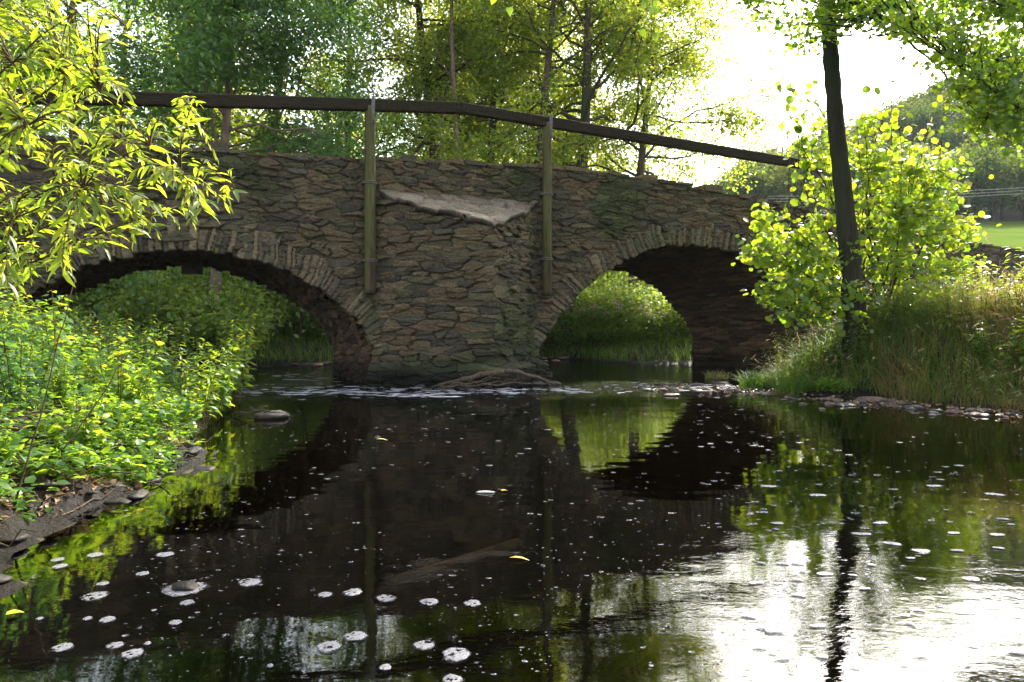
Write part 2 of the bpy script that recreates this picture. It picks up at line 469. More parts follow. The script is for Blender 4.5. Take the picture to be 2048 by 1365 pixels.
def cutwater():
    tip = (-.81, -1.08)
    ds = .013
    L1 = math.hypot(tip[0]-PIER_L, tip[1]); L2 = math.hypot(PIER_R-tip[0], tip[1])
    u = np.arange(0, L1+L2, ds); v = np.linspace(0, 1, 255)
    U, Vv = np.meshgrid(u, v, indexing='ij')
    f = U/(L1+L2)
    lt = np.clip(U/L1, 0, 1); rt = np.clip((U-L1)/L2, 0, 1)
    S = PIER_L+(tip[0]-PIER_L)*lt+(PIER_R-tip[0])*rt
    Wd = tip[1]*lt-tip[1]*rt
    zt = 3.10+(2.55-3.10)*(-Wd/1.08)
    Z = -.35+Vv*(zt+.35)
    n1 = np.array((tip[1], -(tip[0]-PIER_L)))/L1; n2 = np.array((-tip[1]*-1, -(PIER_R-tip[0])))/L2
    n1 = np.array((tip[1]/L1, -(tip[0]-PIER_L)/L1)); n2 = np.array((-tip[1]/L2, -(PIER_R-tip[0])/L2))
    b = sstep(-.04, .04, U-L1)
    nx = n1[0]*(1-b)+n2[0]*b; ny = n1[1]*(1-b)+n2[1]*b
    ln = np.hypot(nx, ny); nx /= ln; ny /= ln
    h, c = stone_field(U, Z, 131, .29, .084, 1.15, .36, U*.9, Z)
    h = h+.05*fbm(U*.8, Z*1.1, 14, 3)
    foot = sstep(.75, .0, Z)
    h = h+.12*foot+.13*sstep(.40, .28, Z+.08*fbm(U*2.2, Z*0, 16, 3))+.09*foot*fbm(U*3, Z*4, 15, 3)
    rnd = .02*np.exp(-((U-L1)/.05)**2)
    h = h-rnd
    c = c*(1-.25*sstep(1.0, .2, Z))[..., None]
    V = bw(S+nx*h, Wd+ny*h, Z).reshape(-1, 3)
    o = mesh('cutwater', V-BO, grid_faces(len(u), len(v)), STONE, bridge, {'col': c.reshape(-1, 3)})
    # the weathered sloping slab on top
    m = 70
    a = np.linspace(0, 1, m); A, B = np.meshgrid(a, a, indexing='ij')
    pl = np.array((PIER_L-.02, .0)); pr = np.array((PIER_R+.02, .0)); tp = np.array((tip[0], tip[1]-.10))
    base = pl+(pr-pl)*A[..., None]
    edge = np.where(A[..., None] < .56, pl+(tp-pl)*(A[..., None]/.56), tp+(pr-tp)*((A[..., None]-.56)/.44))
    # overhang past the faces
    P = base*(1-B[..., None])+edge*B[..., None]
    over = np.minimum(1, np.sin(A*np.pi)*2.5)*.07*B
    P[..., 1] -= over
    P[..., 0] += .02*fbm(A*9, B*9, 3, 3); P[..., 1] += .20*B**3*fbm(A*11, A*0, 8, 5)+.05*B*np.exp(-((A-.56)/.06)**2)
    dep = -P[..., 1]
    Zt = 3.20-.56*np.clip(dep/1.08, 0, 1.1)
    E, DU, DV, I, J = stones(P[..., 0], P[..., 1], 201, .34, .26, .2)
    crack = sstep(.0, .07, E)
    top = Zt+.045*H(I, J, 203)*crack-.030*(1-crack)+.035*fbm(P[..., 0]*4, P[..., 1]*4, 9, 4)+.03*fbm(P[..., 0]*1.5, P[..., 1]*1.5, 10, 2)+.008*np.floor(fbm(P[..., 0]*7, P[..., 1]*7, 19, 3)*5)/5
    ed = np.minimum(np.minimum(A, 1-A)*4, (1-B))
    Vt = bw(P[..., 0], P[..., 1], top)
    thick = .055+.05*fbm(A*10, B*0, 31, 2)
    lowr = bw(P[:, -1, 0]-.0, P[:, -1, 1]+.02, top[:, -1]-thick[:, -1]*.5)[:, None]
    lowr2 = bw(P[:, -1, 0], P[:, -1, 1]+.05, top[:, -1]-thick[:, -1])[:, None]
    lowr3 = bw(P[:, -1, 0], P[:, -1, 1]*.75+.03, top[:, -1]-thick[:, -1]-.01)[:, None]
    Vt = np.concatenate([Vt, lowr, lowr2, lowr3], 1)
    cc = np.array((.150, .125, .092))*(1+.45*fbm(P[..., 0]*3, P[..., 1]*3, 211, 4))[..., None]*(.75+.5*H(I, J, 207))[..., None]*(.55+.45*crack)[..., None]
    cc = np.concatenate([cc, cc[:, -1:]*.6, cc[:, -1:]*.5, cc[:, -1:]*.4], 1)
    mesh('sloping_slab', Vt.reshape(-1, 3)-BO+np.array(o.location), grid_faces(m, m+3), STONE, o, {'col': cc.reshape(-1, 3)})
cutwater()

def back_and_deck():
    # back face, deck and the parapets' tops
    s = np.arange(-16, 24, .09); v = np.linspace(0, 1, 48)
    S, Vv = np.meshgrid(s, v, indexing='ij'); Z = -.35+Vv*(topz(S)+.35)
    h, c = stone_field(S, Z, 301, .3, .13, 1, .2, S, Z)
    sc = (S[:-1, :-1]+S[1:, 1:])/2; zc = (Z[:-1, :-1]+Z[1:, 1:])/2
    keep = np.ones(sc.shape, bool)
    for P in (LA_F, RA_F): keep &= arch_inside(sc, zc, P) > -.02
    q = grid_faces(len(s), len(v), keep)[:, ::-1]
    V, q, (cc,) = compact(bw(S, BACKW+.10+h, Z).reshape(-1, 3), q, c.reshape(-1, 3))
    mesh('back_wall', V-BO, q, STONE, bridge, {'col': cc})
    # profile across the bridge: inner parapet faces and the roadway
    prof = [(.0, -.02), (.38, -.02), (.40, -.45), (BACKW-.30, -.45), (BACKW-.28, -.02), (BACKW+.10, -.02)]
    P = np.array(prof)
    s2 = np.arange(-16, 24, .15)
    S, K = np.meshgrid(s2, np.arange(len(P)), indexing='ij')
    V = bw(S, P[K, 0], topz(S)+P[K, 1])
    c = np.ones((S.size, 3))*np.array((.12, .10, .075))
    mesh('deck', V.reshape(-1, 3)-BO, grid_faces(len(s2), len(P)), STONE, bridge, {'col': c}, smooth=False)
back_and_deck()

def coping():
    """row of flat slates bedded on the parapet"""
    rng = np.random.default_rng(8); mb = MB(); cols = []
    s = -16.0
    while s < 24:
        wd = rng.uniform(.16, .52); th = rng.uniform(.035, .085)
        for layer in range(2 if rng.random() < .35 else 1):
            nx, ny = 7, 6
            a, b = np.meshgrid(np.linspace(0, 1, nx), np.linspace(0, 1, ny), indexing='ij')
            ss = s+.012+(wd-.02)*a; ww = -.045-rng.uniform(-.02, .035)+.42*b
            z0 = topz(s+wd/2)-.012+layer*th*.9+(a-.5)*rng.normal(0, .012)
            se = rng.integers(1e6)
            ww = ww+.02*fbm(a*3+s, b*3, 3, 2)*(1-b); 
            topv = z0+th+.008*fbm(a*4, b*4+s*3, 7, 3)-.012*((a < .01)|(a > .99)|(b < .01))
            botv = z0+.0*a
            Vt = bw(ss, ww, topv); Vb = bw(ss+.008*np.sign(.5-a)*(abs(a-.5) > .45), ww+.012*(b < .01), botv)
            V = np.concatenate([Vt.reshape(-1, 3), Vb.reshape(-1, 3)])
            n = nx*ny; q = grid_faces(nx, ny)
            sides = []
            def idx(i, j): return i*ny+j
            for i in range(nx-1):
                sides.append((idx(i, 0), idx(i, 0)+n, idx(i+1, 0)+n, idx(i+1, 0))); sides.append((idx(i+1, ny-1), idx(i+1, ny-1)+n, idx(i, ny-1)+n, idx(i, ny-1)))
            for j in range(ny-1):
                sides.append((idx(0, j+1), idx(0, j+1)+n, idx(0, j)+n, idx(0, j))); sides.append((idx(nx-1, j), idx(nx-1, j)+n, idx(nx-1, j+1)+n, idx(nx-1, j+1)))
            mb.add(V, np.vstack([q, q[:, ::-1]+n, np.array(sides)]))
            cc = PAL[rng.integers(len(PAL))]*rng.uniform(.8, 1.5)
            cols.append(np.tile(cc, (len(V), 1)))
        s += wd
    mesh('coping', np.concatenate(mb.V)-BO, np.concatenate(mb.Fq), STONE, bridge, {'col': np.concatenate(cols)}, smooth=False)
coping()

# ------------------------------------------------------------------ handrail
def beam(mb, A, B, wd, ht, seg=24, rng=None, sag=0.0, a=0.0):
    A = np.array(A, float); B = np.array(B, float)
    t = np.linspace(0, 1, seg)[:, None]; P = A+(B-A)*t
    P[:, 2] -= sag*np.sin(np.pi*t[:, 0])
    d = (B-A)/np.linalg.norm(B-A); up = np.array((0, 0, 1.)) if abs(d[2]) < .9 else np.array((0, 1., 0)); sd_ = np.cross(d, up); sd_ /= np.linalg.norm(sd_); u = np.cross(sd_, d)
    ch = .012
    sec = [(-wd/2+ch, -ht/2), (wd/2-ch, -ht/2), (wd/2, -ht/2+ch), (wd/2, ht/2-ch), (wd/2-ch, ht/2), (-wd/2+ch, ht/2), (-wd/2, ht/2-ch), (-wd/2, -ht/2+ch)]
    V = np.array([[p+sd_*(x+.003*math.sin(9*i+x*30))+u*(y+.004*math.sin(2.3*i+y*20)) for x, y in sec] for i, p in enumerate(P)])
    k = len(sec); i = np.arange(seg-1)[:, None]*k; j = np.arange(k)[None]; j2 = (j+1) % k
    q = np.stack([i+j, i+k+j, i+k+j2, i+j2], -1).reshape(-1, 4)
    V = V.reshape(-1, 3); V = np.vstack([V, P[0], P[-1]]); jj = np.arange(k); j3 = (jj+1) % k
    tr = np.vstack([np.stack([jj*0+seg*k, jj, j3], -1), np.stack([jj*0+seg*k+1, (seg-1)*k+j3, (seg-1)*k+jj], -1)])
    mb.add(V, q, tr, a)

m_, n_, o_ = newmat('weathered_beam')
g_ = noise(n_, coords(n_, (1.2, 1.2, 16)), 3, 5, .7, .3)
a_ = ramp(n_, g_, [(.3, (.011, .009, .006)), (.7, (.045, .035, .020))])
a_ = mixc(n_, ramp(n_, noise(n_, coords(n_), 1.3, 4, .6), [(.52, (0, 0, 0)), (.7, (.7, .7, .7))]), a_, (.026, .026, .010))
principled(n_, o_, a_, .85, .1, bump(n_, g_, .8, .02)); BEAM = m_
m_, n_, o_ = newmat('mossy_post')
g_ = noise(n_, coords(n_, (16, 16, 1.3)), 2.2, 5, .7, .25)
a_ = ramp(n_, g_, [(.28, (.018, .016, .008)), (.42, (.075, .075, .024)), (.75, (.13, .125, .05))])
b_ = ramp(n_, g_, [(.3, (.02, .014, .01)), (.7, (.085, .058, .04))])
sx = n_.nodes.new('ShaderNodeSeparateXYZ'); n_.links.new(coords(n_), sx.inputs[0])
sm = n_.nodes.new('ShaderNodeMath'); sm.operation = 'MULTIPLY_ADD'; sm.inputs[1].default_value = -2.5; sm.inputs[2].default_value = .45
n_.links.new(sx.outputs[0], sm.inputs[0])
sa = n_.nodes.new('ShaderNodeMath'); sa.operation = 'ADD'; n_.links.new(sm.outputs[0], sa.inputs[0])
n_.links.new(noise(n_, coords(n_), 1.0, 3, .5), sa.inputs[1])
a_ = mixc(n_, ramp(n_, sa.outputs[0], [(1.02, (0, 0, 0)), (1.2, (1, 1, 1))]) if False else ramp(n_, noise(n_, coords(n_, (6, 6, .6)), 1.4, 3, .5), [(.48, (0, 0, 0)), (.62, (1, 1, 1))]), a_, b_)
principled(n_, o_, a_, .85, .15, bump(n_, g_, .8, .015)); POST = m_
METAL = flat('rusty_band', (.11, .10, .09), .5, .5, 40, .4)

RW = -.17
rail = thing('wooden_handrail', 'dark squared timber handrail carried on two mossy round posts strapped to the bridge', 'handrail', tuple(bw(-.9, RW, 2.3)))
RO = np.array(rail.location)
def rp(px, py, w=RW):
    s, z = plane(px, py, w); return bw(s, w, z)
def rail_part(pa, pb, ext=0, h=.165):
    A, B = rp(*pa), rp(*pb); mb = MB(); beam(mb, A, B, .12, h*1.12, 40); return mb
# centre line of the rail, seen pixels
rail_part((-260, 190), (150, 195)).build('rail_beam', BEAM, rail, False, RO)
rail_part((151, 195), (739, 211)).build('rail_beam', BEAM, rail, False, RO)
rail_part((740, 211), (922, 217)).build('rail_beam', BEAM, rail, False, RO)
rail_part((923, 217), (1094, 245), h=.16).build('rail_beam', BEAM, rail, False, RO)
rail_part((1095, 245), (1628, 333), h=.17).build('rail_beam', BEAM, rail, False, RO)
def post(px, ytop, ybot, bands, rad=.087):
    T = rp(px, ytop, -.16); B = rp(px, ybot, -.16)
    T = np.array((B[0], B[1], T[2]))
    mb = MB(); k = 22; n = 40
    t = np.linspace(0, 1, n); zz = B[2]+(T[2]-B[2])*t
    a = np.arange(k)/k*2*np.pi
    rr = rad*(1+.05*vnoise(np.add.outer(zz*2, a*0), np.add.outer(zz*0, a*1.0), 3)+.012*np.cos(a*5)[None])
    V = np.stack([B[0]+rr*np.cos(a), B[1]+rr*np.sin(a), zz[:, None]+rr*0], -1)
    i = np.arange(n-1)[:, None]*k; j = np.arange(k)[None]; j2 = (j+1) % k
    q = np.stack([i+j, i+j2, i+k+j2, i+k+j], -1).reshape(-1, 4)
    jj = np.arange(k); j3 = (jj+1) % k
    V = np.vstack([V.reshape(-1, 3), B, T])
    tr = np.vstack([np.stack([jj*0+n*k, j3, jj], -1), np.stack([jj*0+n*k+1, (n-1)*k+jj, (n-1)*k+j3], -1)])
    mb.add(V-np.array((B[0], B[1], B[2])), q, tr)
    p = mb.build('post', POST, rail); p.location = B-RO
    for y in bands:
        Bp = rp(px, y, -.16); mb = MB()
        for dz in (-.016, .016):
            tt = np.arange(25)/24*2*np.pi
            C = np.c_[(rad+.010)*np.cos(tt), (rad+.010)*np.sin(tt), tt*0+Bp[2]-B[2]+dz]
            tube(mb, C, .009, 6, cap=False)
        # clamp ears that run back to the wall
        for sg in (-1, 1):
            e0 = np.array((sg*(rad+.012)*CT, sg*(rad+.012)*ST, Bp[2]-B[2])); e1 = e0+np.array((-ST, CT, 0))*.16
            e0 = e0-np.array((-ST, CT, 0))*.02
            tube(mb, [e0, e1], .016, 6)
        mb.build('metal_band', METAL, p)
    # strap that holds the rail to the post, with bolts
    mb = MB(); q0 = rp(px, ytop, -.16)
    c = np.array((0, 0, T[2]-B[2]))+np.array((ST, -CT, 0))*(rad+.012)
    beam(mb, c+np.array((0.03, -.0, -.30)), c+np.array((.03, 0, .13)), .055, .02, 4)
    st = mb.build('rail_strap', METAL, rail, True, -(B-RO))
    for dz in (-.24, -.15, -.02, .05, .1):
        mb = MB(); tube(mb, [c+np.array((.03, -.0, dz)), c+np.array((.03, 0, dz))+np.array((ST, -CT, 0))*.03], .012, 8)
        mb.build('bolt', METAL, st, True, -(B-RO))
post(740, 214, 588, (366, 522))
post(1094, 247, 592, (389, 519), .083)

# grey end post beyond the shrub carrying the rail's lower end
mb = MB()
A = rp(1628, 409, .12); Bt = rp(1628, 322, .12)
beam(mb, A-np.array((0, 0, .5)), np.array((A[0], A[1], Bt[2])), .22, .28, 10)
ep = mb.build('end_post', flat('grey_timber', (.09, .07, .06), .8, .2, 30, .3), rail, False, RO)

# ------------------------------------------------------------------ terrain
SHORE = np.array([(-1.95, -8), (-1.95, 1.5), (-1.90, 2.2), (-1.95, 2.55), (-2.25, 2.9), (-2.32, 3.35), (-2.28, 3.75), (-2.22, 4.2), (-2.30, 4.7), (-2.36, 5.2), (-2.75, 5.6), (-3.0, 6.2), (-3.3, 7.2), (-3.7, 8.4), (-4.8, 10.2), (-6.2, 12.3), (-6.9, 14.2), (-6.4, 15.6), (-5.6, 16.6), (-4.8, 17.4), (-2.6, 18.6), (-.5, 19.6), (1.2, 20.0), (2.2, 19.4), (2.6, 18.0), (3.6, 17.6), (4.6, 17.5), (5.3, 17.0), (6.0, 15.6), (5.9, 14.4), (5.3, 13.2), (4.6, 12.2), (4.0, 11.2), (3.75, 10.4), (4.3, 9.7), (5.0, 9.0), (5.5, 8.2), (6.0, 7.3), (6.8, 6.0), (7.6, 4.0), (8.0, 0), (8.0, -8)])
def sdist(x, y, P=SHORE):
    """positive on land"""
    d = np.full(x.shape, 1e9); ins = np.zeros(x.shape, bool)
    Q = np.roll(P, -1, 0)
    for a, b in zip(P, Q):
        ab = b-a; t = np.clip(((x-a[0])*ab[0]+(y-a[1])*ab[1])/(ab@ab), 0, 1)
        d = np.minimum(d, np.hypot(x-a[0]-t*ab[0], y-a[1]-t*ab[1]))
        c = ((a[1] > y) != (b[1] > y)) & (x < (b[0]-a[0])*(y-a[1])/(b[1]-a[1]+1e-12)+a[0])
        ins ^= c
    return np.where(ins, -d, d)
def hillz(x, y):
    q = x/np.maximum(y, 1)
    mead = np.where(y > 24, (y-24), 0)
    m = sstep(.18, .36, q)*np.minimum(mead, 72)*.195
    hx = np.interp(q, [.05, .25, .32, .42, .52, .62, .75, 1.2], [2, 8, 16, 24, 33, 42, 52, 66])
    hill = sstep(92, 180, y)*hx*.92
    rear = np.where(y > 22, (y-22)*.06, 0)*sstep(.40, .1, q)
    return m+hill+rear
def ground(x, y):
    x = np.asarray(x, float); y = np.asarray(y, float)
    d = sdist(x, y)
    left = sstep(1.5, -1.5, x)
    bankL = .015+.12*sstep(0, .22, d)+.34*sstep(.18, .95, d)+.16*sstep(.9, 3, d)
    bankR = .03+.98*sstep(.1, 1.9, d)+.25*sstep(2.5, 6, d)
    bar = sstep(1.4, .2, np.hypot((x-4.4)/2.0, (y-9.2)/1.0))
    far = sstep(15.5, 17.5, y)
    land = bankL*left+bankR*(1-left)
    land = land*(1-far)+(.04+.5*sstep(0, 1.6, d)+.7*sstep(1.5, 7, d))*far
    z = np.where(d > 0, land, -.42*sstep(0, 1.1, -d))
    z = z+.09*fbm(x*1.7, y*1.7, 21, 4)*sstep(-.1, .5, d)+.03*fbm(x*8, y*8, 22, 3)+.16*np.exp(-((d-.18)/.25)**2)*fbm(x*5, y*5, 27, 4)*left
    # the gravel bar that just breaks the surface
    ex = np.exp(-((x-3.9-(9.6-y)*.9)**2/2.2+(y-9.9)**2/.55))
    z = np.where(d < .3, np.maximum(z, -.42+.44*ex+.03*fbm(x*6, y*6, 25, 3)), z)
    ep2 = np.exp(-((x+.1)**2/.6+(y-10.75)**2/.08))
    z = np.where(d < 0, np.maximum(z, -.42+.40*ep2), z)
    return z+hillz(x, y)
def axis(lo, a, b, hi, st):
    mid = np.arange(a, b+st/2, st)
    def out(d0, d1):
        r = []; x = d0; s = st
        while x < d1: s *= 1.13; s = min(s, 6); x += s; r.append(x)
        return np.array(r)
    return np.r_[-(out(-a, -lo)[::-1]), mid, out(b, hi)]
gx = axis(-160, -8.5, 9.5, 260, .075); gy = np.r_[-8:-1:.5, axis(0, 0, 21, 260, .075)[1:]]
gy = np.unique(np.r_[np.arange(-9, 0, .4), np.arange(0, 21, .075), axis(-1, 0, 21, 260, .075)[-70:]]) 
gy = gy[gy > -9.1]
GX, GY = np.meshgrid(gx, gy, indexing='ij')
GZ = ground(GX, GY)
GV = np.stack([GX, GY, GZ], -1).reshape(-1, 3)
cx = (GX[:-1, :-1]+GX[1:, 1:])/2; cyy = (GY[:-1, :-1]+GY[1:, 1:])/2
q_ = cx/np.maximum(cyy, 1)
hillm = cyy > 94+2*vnoise(cx*.2, cx*0, 3)
meadm = (~hillm) & (cyy > 26) & (q_ > .22)
GD = sdist(cx, cyy)
bedm = (GD < -.12) & (~hillm) & (~meadm)
restm = ~(hillm | meadm | bedm)
m_, n_, o_ = newmat('bank_soil')
c_ = coords(n_); f_ = noise(n_, c_, 3, 6, .65); g_ = noise(n_, c_, 22, 5, .7)
a_ = ramp(n_, f_, [(.3, (.022, .016, .012)), (.55, (.045, .034, .024)), (.75, (.038, .042, .018))])
a_ = mixc(n_, .6, a_, ramp(n_, g_, [(.3, (.5, .5, .5)), (.7, (1.4, 1.35, 1.3))]), 'MULTIPLY')
gz = n_.nodes.new('ShaderNodeSeparateXYZ'); n_.links.new(c_, gz.inputs[0])
wet = ramp(n_, gz.outputs[2], [(.06, (0, 0, 0)), (.16, (1, 1, 1))])
a_ = mixc(n_, wet, (.011, .008, .006), a_)
rg = ramp(n_, gz.outputs[2], [(.03, (.45, .45, .45)), (.12, (.95, .95, .95))])
principled(n_, o_, a_, rg, .22, bump(n_, g_, 1.0, .05)); SOIL = m_
m_, n_, o_ = newmat('river_bed')
f_ = noise(n_, coords(n_), 4, 6, .7)
principled(n_, o_, ramp(n_, f_, [(.3, (.02, .014, .007)), (.7, (.07, .045, .02))]), .8, .2, bump(n_, f_, .8, .05)); BED = m_
m_, n_, o_ = newmat('meadow_grass')
f_ = noise(n_, coords(n_, (1, 1, 1)), .25, 6, .7); g_ = noise(n_, coords(n_), 4, 4, .7)
a_ = ramp(n_, f_, [(.3, (.075, .125, .020)), (.7, (.13, .175, .035))])
principled(n_, o_, a_, 1.0, .0, bump(n_, g_, .8, .2)); MEADOW = m_
HILLS = flat('hill_floor', (.045, .05, .025), .95, .1, 1.0, .4)
def terr(name, mask, mat):
    q = grid_faces(len(gx), len(gy), mask); V, q, _ = compact(GV, q)
    return tag(mesh(name, V, q, mat), kind='structure')
terr('ground', restm, SOIL); terr('riverbed', bedm, BED); terr('meadow', meadm, MEADOW); terr('hills', hillm, HILLS)

# ------------------------------------------------------------------ water
m_, n_, o_ = newmat('stream_water')
c_ = coords(n_)
# ripples: long gentle swell, finer ripples and livelier water on the riffles
big = noise(n_, coords(n_, (1.0, 1.6, 1)), 1.3, 2, .5)
fine = noise(n_, coords(n_, (1.0, 2.2, 1)), 7, 3, .55, .4)
vfine = noise(n_, coords(n_, (1.0, 1.7, 1)), 26, 3, .6, .6)
rm = attr(n_, 'riff')
nb = bump(n_, big, .07, .08)
b2 = n_.nodes.new('ShaderNodeBump'); b2.inputs['Distance'].default_value = .03
mm = n_.nodes.new('ShaderNodeMath'); mm.operation = 'MULTIPLY_ADD'; mm.inputs[1].default_value = 2.2; mm.inputs[2].default_value = .011
n_.links.new(rm, mm.inputs[0]); n_.links.new(mm.outputs[0], b2.inputs['Strength'])
n_.links.new(fine, b2.inputs['Height']); n_.links.new(nb, b2.inputs['Normal'])
b3 = n_.nodes.new('ShaderNodeBump'); b3.inputs['Distance'].default_value = .012
mm3 = n_.nodes.new('ShaderNodeMath'); mm3.operation = 'MULTIPLY_ADD'; mm3.inputs[1].default_value = 2.6; mm3.inputs[2].default_value = .008
n_.links.new(rm, mm3.inputs[0]); n_.links.new(mm3.outputs[0], b3.inputs['Strength'])
n_.links.new(vfine, b3.inputs['Height']); n_.links.new(b2.outputs[0], b3.inputs['Normal'])
gl = n_.nodes.new('ShaderNodeBsdfGlossy'); gl.inputs['Roughness'].default_value = .001; n_.links.new(b3.outputs[0], gl.inputs['Normal'])
tr = n_.nodes.new('ShaderNodeBsdfTransparent'); tr.inputs['Color'].default_value = (.46, .37, .20, 1)
fr = n_.nodes.new('ShaderNodeFresnel'); fr.inputs['IOR'].default_value = 2.5; n_.links.new(b3.outputs[0], fr.inputs['Normal'])
mx = n_.nodes.new('ShaderNodeMixShader'); n_.links.new(fr.outputs[0], mx.inputs[0]); n_.links.new(tr.outputs[0], mx.inputs[1]); n_.links.new(gl.outputs[0], mx.inputs[2])
n_.links.new(mx.outputs[0], o_.inputs['Surface']); WATER = m_
wx = np.arange(-11, 11.01, .08); wy = np.arange(-9, 21.6, .08)
WX, WY = np.meshgrid(wx, wy, indexing='ij')
riff = np.exp(-((WX+2.6)**2/3.5+(WY-10.2)**2/.9))+.8*np.exp(-((WX-3.2)**2/3.5+(WY-11.0)**2/.8))+.45*np.exp(-((WX+3.6)**2/2+(WY-13.6)**2/4))+.12*np.exp(-((WX-1.8)**2/4+(WY-15.5)**2/8))+.5*np.exp(-((WX+.2)**2/1.5+(WY-10.0)**2/.3))+.02*sstep(.2, 1.6, WX)*sstep(4.2, 2.2, WY)
riff = np.clip(riff*(.6+.8*fbm(WX*1.2, WY*2.6, 91, 3)), 0, 1)
WZ = .022*riff*fbm(WX*6, WY*11, 92, 3)
tag(mesh('stream_water', np.stack([WX, WY, WZ], -1).reshape(-1, 3), grid_faces(len(wx), len(wy)), WATER, attrs={'riff': riff.reshape(-1)}), kind='structure')

#@@VEGETATION
# ------------------------------------------------------------------ foliage builders
TPL = {
 'dia': ([(0, 0, 0), (.5, .30, .05), (1, 0, -.06), (.5, -.30, .05)], [], [(0, 2, 1), (0, 3, 2)]),
 'lance': ([(0, 0, 0), (.12, .0, .0), (.45, 0, .02), (.78, 0, -.03), (1.06, 0, -.12), (.32, .125, .05), (.66, .105, .02), (.32, -.125, .05), (.66, -.105, .02)],
           [(5, 2, 3, 6), (2, 7, 8, 3)], [(1, 2, 5), (1, 7, 2), (6, 3, 4), (3, 8, 4), (0, 1, 5), (0, 7, 1)]),
 'round': ([(0, 0, 0), (.2, 0, 0), (.6, 0, .03), (1.0, 0, -.03), (.22, .30, .04), (.55, .48, .07), (.86, .33, .03), (.22, -.30, .04), (.55, -.48, .07), (.86, -.33, .03)],
           [(1, 2, 5, 4), (2, 3, 6, 5), (1, 7, 8, 2), (2, 8, 9, 3)], []),
 'ovate': ([(0, 0, 0), (.18, 0, 0), (.5, 0, .04), (1.05, 0, -.10), (.16, .24, .03), (.5, .31, .07), (.8, .15, .01), (.16, -.24, .03), (.5, -.31, .07), (.8, -.15, .01)],
           [(1, 2, 5, 4), (2, 3, 6, 5), (1, 7, 8, 2), (2, 8, 9, 3)], []),
}
def unit(a):
    return a/(np.linalg.norm(a, axis=-1, keepdims=True)+1e-9)
def leaves(mb, P, D, N, Ls, kind, v):
    P = np.asarray(P, float); n = len(P)
    D = unit(D); B = unit(np.cross(N, D)); N = np.cross(D, B)
    T, q, t = TPL[kind]; T = np.array(T); m = len(T)
    Ls = np.broadcast_to(np.asarray(Ls, float), (n,))
    V = P[:, None]+Ls[:, None, None]*(T[None, :, 0:1]*D[:, None]+T[None, :, 1:2]*B[:, None]+T[None, :, 2:3]*N[:, None])
    o = (np.arange(n)*m)[:, None, None]
    Q = (np.array(q)[None]+o).reshape(-1, 4) if q else None
    Tt = (np.array(t)[None]+o).reshape(-1, 3) if t else None
    mb.add(V.reshape(-1, 3), Q, Tt, np.repeat(v, m))

def cloud(mb, rng, C, rad, n, size, kind='dia', flatz=.45, up=.8, outw=None, vb=.45, vs=.25, droop=.25):
    """leaf sprays: C (k,3) centres; n leaves round each"""
    C = np.asarray(C, float); k = len(C)
    rad = np.broadcast_to(np.asarray(rad, float), (k,))
    X = rng.normal(0, 1, (k, n, 3))*.5; X[..., 2] *= flatz
    P = C[:, None]+X*rad[:, None, None]
    D = unit(rng.normal(0, 1, (k, n, 3))*np.array((1, 1, .45))+X*1.0)
    D[..., 2] -= droop
    Nn = rng.normal(0, 1, (k, n, 3))*.55; Nn[..., 2] += up
    v = np.clip(vb+vs*rng.normal(0, 1, (k, 1))*.6+vs*rng.normal(0, 1, (k, n)), 0, 1)
    s = size*rng.uniform(.65, 1.25, (k, n))
    leaves(mb, P.reshape(-1, 3), D.reshape(-1, 3), Nn.reshape(-1, 3), s.ravel(), kind, v.ravel())

def limb(rng, p0, d, ln, n=8, up=.12, wob=.12):
    P = [np.array(p0, float)]; d = unit(np.array(d, float))
    for i in range(n):
        d = unit(d+rng.normal(0, wob, 3)+np.array((0, 0, up/n*4)))
        P.append(P[-1]+d*ln/n)
    return np.array(P)

